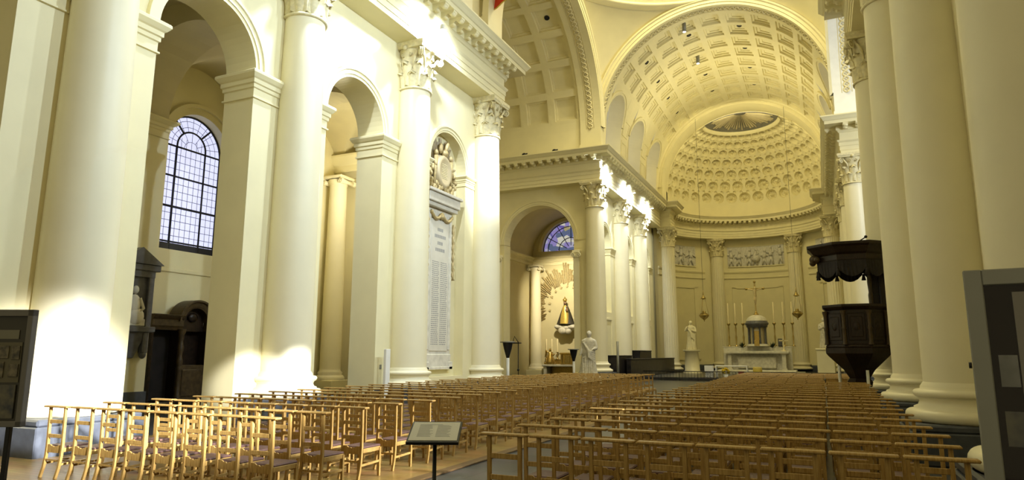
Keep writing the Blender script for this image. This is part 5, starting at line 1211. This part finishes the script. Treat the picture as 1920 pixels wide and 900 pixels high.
for k in range(8):
    p = octa(1.0, 1.02)[k]; m = MB(); m.tube([(p[0], p[1], 4.62), (p[0], p[1], 4.36)], .012, 5); m.lathe([(.0, 4.36), (.05, 4.32), (.04, 4.28), (.07, 4.14), (0, 4.14)], 8, (p[0], p[1], 0)); m.build('tassel', CLOTH, t)
m = MB(); m.ball((-1.02, -.38, 4.72), (.16, .16, .14)); m.ball((-1.08, -.3, 4.62), (.1, .14, .1)); m.ball((-.95, -.55, 4.7), (.1, .1, .1)); m.build('carved_cartouche', DWOOD2, t)
m = MB(); m.bbox(.55, 1.0, .40, .62, 3.0, 4.7, .03); m.bbox(.75, .95, .1, .42, 3.0, 4.6, .03); m.build('backboard', DWOOD, t)
for y in (.05, .35): m = MB(); m.lathe([(.07, 3.2), (.05, 3.3), (.06, 3.6), (.04, 3.7), (.06, 4.0), (.05, 4.3), (.1, 4.5), (.1, 4.6)], 10, (.5, y, 0)); m.build('carved_post', DWOOD2, t)
m = MB(); m.tube([(0, .3, 5.15), (.55, .9, 5.55)], .02, 6); m.ball((.55, .9, 5.56), .05); m.build('tie_rod', BLACK, t)
for x, y in ((-.55, -.1), (.2, -.5)): m = MB(); m.tube([(x, y, 0), (x, y, 1.6 if x < 0 else 1.3)], .045, 8); m.lathe([(.1, 0), (.1, .03), (.04, .06)], 12, (x, y, 0)); m.build('white_prop', WHT, t)

# ------------------------------------------------------------------ flag
m = MB(); m.grid(lambda u, v: (-12.55+.95*u, 25.0+.05*sin(u*7), 18.25-1.25*v*(1-.35*u)+.05*sin(v*4)), 12, 10)
t = thing('hanging_flag', 'orange-red flag hanging at the top of the crossing pier', 'flag', (0, 0, 0))
o = m.build('cloth', RED, t); sd = o.modifiers.new('thick', 'SOLIDIFY'); sd.thickness = .012
m = MB(); m.tube([(-12.75, 25.0, 18.28), (-11.5, 25.0, 18.32)], .025, 8); m.build('pole', BRASS, t)
m = MB(); m.tube([(-12.55+.95*u/10, 25.0+.05*sin(u*.7), 18.25-1.25*(1-.35*u/10)+.05*sin(4)) for u in range(11)], .03, 6); m.build('fringe', mat('gold_fringe', (.6, .45, .1), .6, bump=0), t)

# ------------------------------------------------------------------ lamps
def spot_fixture(x, y, label, aim, energy, z=ZC+.62, spot=150, size=.12, col=(.80, .89, 1.0)):
    t = thing('spotlight', label, 'lamp', (x, y, z), 0, 'spotlights above the capitals')
    m = MB(); m.tube([(-.36, 0, -.05), (-.1, 0, -.05), (0, 0, 0)], .018, 6); m.build('bracket', WHT, t)
    m = MB(); m.lathe([(.0, .16), (.08, .15), (.10, .10), (.11, -.06), (.12, -.07), (.10, -.07)], 16); m.build('housing', WHT, t)
    m = MB(); m.lathe([(0, -.045), (.098, -.045), (.098, -.055), (0, -.055)], 16); m.build('lens', GLOW, t)
    l = lamp('spotlight_bulb', 'SPOT', (.10, 0, -.20), energy, (-.6, 0, -.45), col, size, 165, .35); l.parent = t
    return t
spot_fixture(FL+.55, 13.9, 'glaring spotlight above the capital left of the second arch', None, 1500)
spot_fixture(FL+.55, 19.7, 'glaring spotlight above the capital left of the memorial', None, 1500)
spot_fixture(FL+.55, 41.3, 'glaring spotlight above the choir corner capital', None, 1700)
spot_fixture(FL+.55, 47.2, 'glaring spotlight above the second choir capital', None, 1500)
spot_fixture(FL+.55, 53.0, 'glaring spotlight above the third choir capital', None, 1500)
# unseen spots: one on the corner column shaft, others added to imitate low sunlight
lamp('shaft_beam', 'SPOT', (FL+2.6, 24.2, 12.2), 6000, (XL+.3, 25.5, 9.6), (.92, .96, 1), .2, 46, .9)
SUN = (.97, .97, 1)
lamp('low_beam_near', 'SPOT', (3.6, 3.9, 3.4), 60000, (-12.4, 7.7, .85), SUN, .25, 14.5, .8)
lamp('low_beam_pier', 'SPOT', (3.6, 4.4, 4.0), 30000, (-13.2, 12.95, .95), SUN, .12, 5.6, .5)
lamp('low_beam_column', 'SPOT', (3.6, 5.2, 4.0), 30000, (-12.3, 13.75, 1.2), SUN, .12, 5.0, .55)
lamp('low_beam_chairs', 'SPOT', (3.2, 11.0, 3.2), 9000, (-7.4, 8.4, .45), SUN, .12, 17, .7)
for y, l in ((8.15, 'nearest the framed poster'), (13.9, 'behind the poster column'), (19.7, 'above the column left of it')):  # unseen fixtures added to throw fill light across the nave
    t = thing('spotlight', 'added fill spotlight on right-hand cornice turned across the nave, '+l, 'lamp', (FR-.5, y, ZC+.3), 0, 'added spotlights facing across the nave')
    m = MB(); m.tube([(.45, 0, -.05), (.1, 0, -.05), (0, 0, 0)], .018, 6); m.build('bracket', WHT, t)
    m = MB(); m.lathe([(.0, .16), (.08, .15), (.10, .10), (.11, -.06), (.12, -.07), (.10, -.07)], 16); m.build('housing', WHT, t)
    l_ = lamp('cross_fill', 'SPOT', (-.25, 0, -.2), 3000, None, (.72, .86, 1), .15, 110, .8); l_.parent = t
    l_.rotation_euler = (Vector((XL, y-.5, 6.2))-Vector((FR-.75, y, ZC+.1))).to_track_quat('-Z', 'Y').to_euler()

# downlights and vents in the choir coffers
def on_vault(i, j, d=.30):
    s = Y0+(Y1-Y0)*(i+.5)/NY; tt = T0+(T1-T0)*(j+.5)/NA; a = tt/(RA+.12)
    return Vector(mpC(s, a, d)), a
k = 0
for nm, j in (('left', 7), ('middle', 5), ('right', 3)):
    for i in ((0, 1, 3, 5, 7) if nm == 'middle' else (1, 3, 5, 7)):
        if nm == 'middle' and i in (0, 3):
            p, a = on_vault(i, 5)
            t = thing('ceiling_downlight', 'lit tubular downlight in the choir vault, %s of two' % ('nearer' if i == 0 else 'farther'), 'lamp', (p.x, p.y, p.z-.05)); 
            m = MB(); m.lathe([(.13, .1), (.13, -.55), (.10, -.55)], 16); m.build('tube', GREYF, t); m = MB(); m.lathe([(0, -.5), (.12, -.5), (.12, -.54), (0, -.54)], 16); m.build('lens', GLOW, t)
            continue
        p, a = on_vault(i, j); k += 1; nrm = Vector((-cos(a), 0, -sin(a)))
        m = MB(); Mq = nrm.to_track_quat('Z', 'Y').to_matrix().to_4x4(); m.lathe([(0, .03), (.09, .03), (.10, .05), (.15, .05), (.17, .0)], 14, M=Mq)
        tag(m.build('ceiling_vent', BLACK, None, p), 'small dark vent in a choir vault coffer, %s file, %s from the front' % (nm, ORD[i//2]), 'vent', 'vents in the choir coffers')
p = Vector(mpT(-13.7-2.05*.5, .55+2.02*3.5, .26)); 
m = MB(); m.lathe([(0, .03), (.09, .03), (.10, .06), (.16, .06), (.18, 0)], 14, M=(Vector((XC*0, CEN-p.y, ZS-p.z)).normalized()).to_track_quat('Z', 'Y').to_matrix().to_4x4()); tag(m.build('ceiling_vent', BLACK, None, p), 'dark vent in a coffer of the left transept vault', 'vent')
t = thing('aisle_spotlight', 'small dark spotlight under the left aisle vault', 'lamp', (-17.0, 12.0, 11.6)); m = MB(); m.tube([(0, 0, .12), (.14, .05, 0)], .07, 10); m.build('housing', BLACK, t); m = MB(); m.tube([(0, 0, .1), (0, 0, .7)], .015, 6); m.build('stem', BLACK, t)
for x, nm in ((-17.6, 'left'), (-15.4, 'right')):
    m = MB(); m.ball((0, 0, .12), (.16, .12, .12)); m.tube([(-.1, 0, .05), (.25, -.05, .16)], .05, 8); t = thing('cornice_floodlight', 'small dark floodlight on the transept cornice, %s one' % nm, 'lamp', (x, 40.2, ZT+.06)); m.build('housing', BLACK, t); m = MB(); m.bbox(-.12, .12, -.06, .06, 0, .04, .005); m.build('foot', BLACK, t)
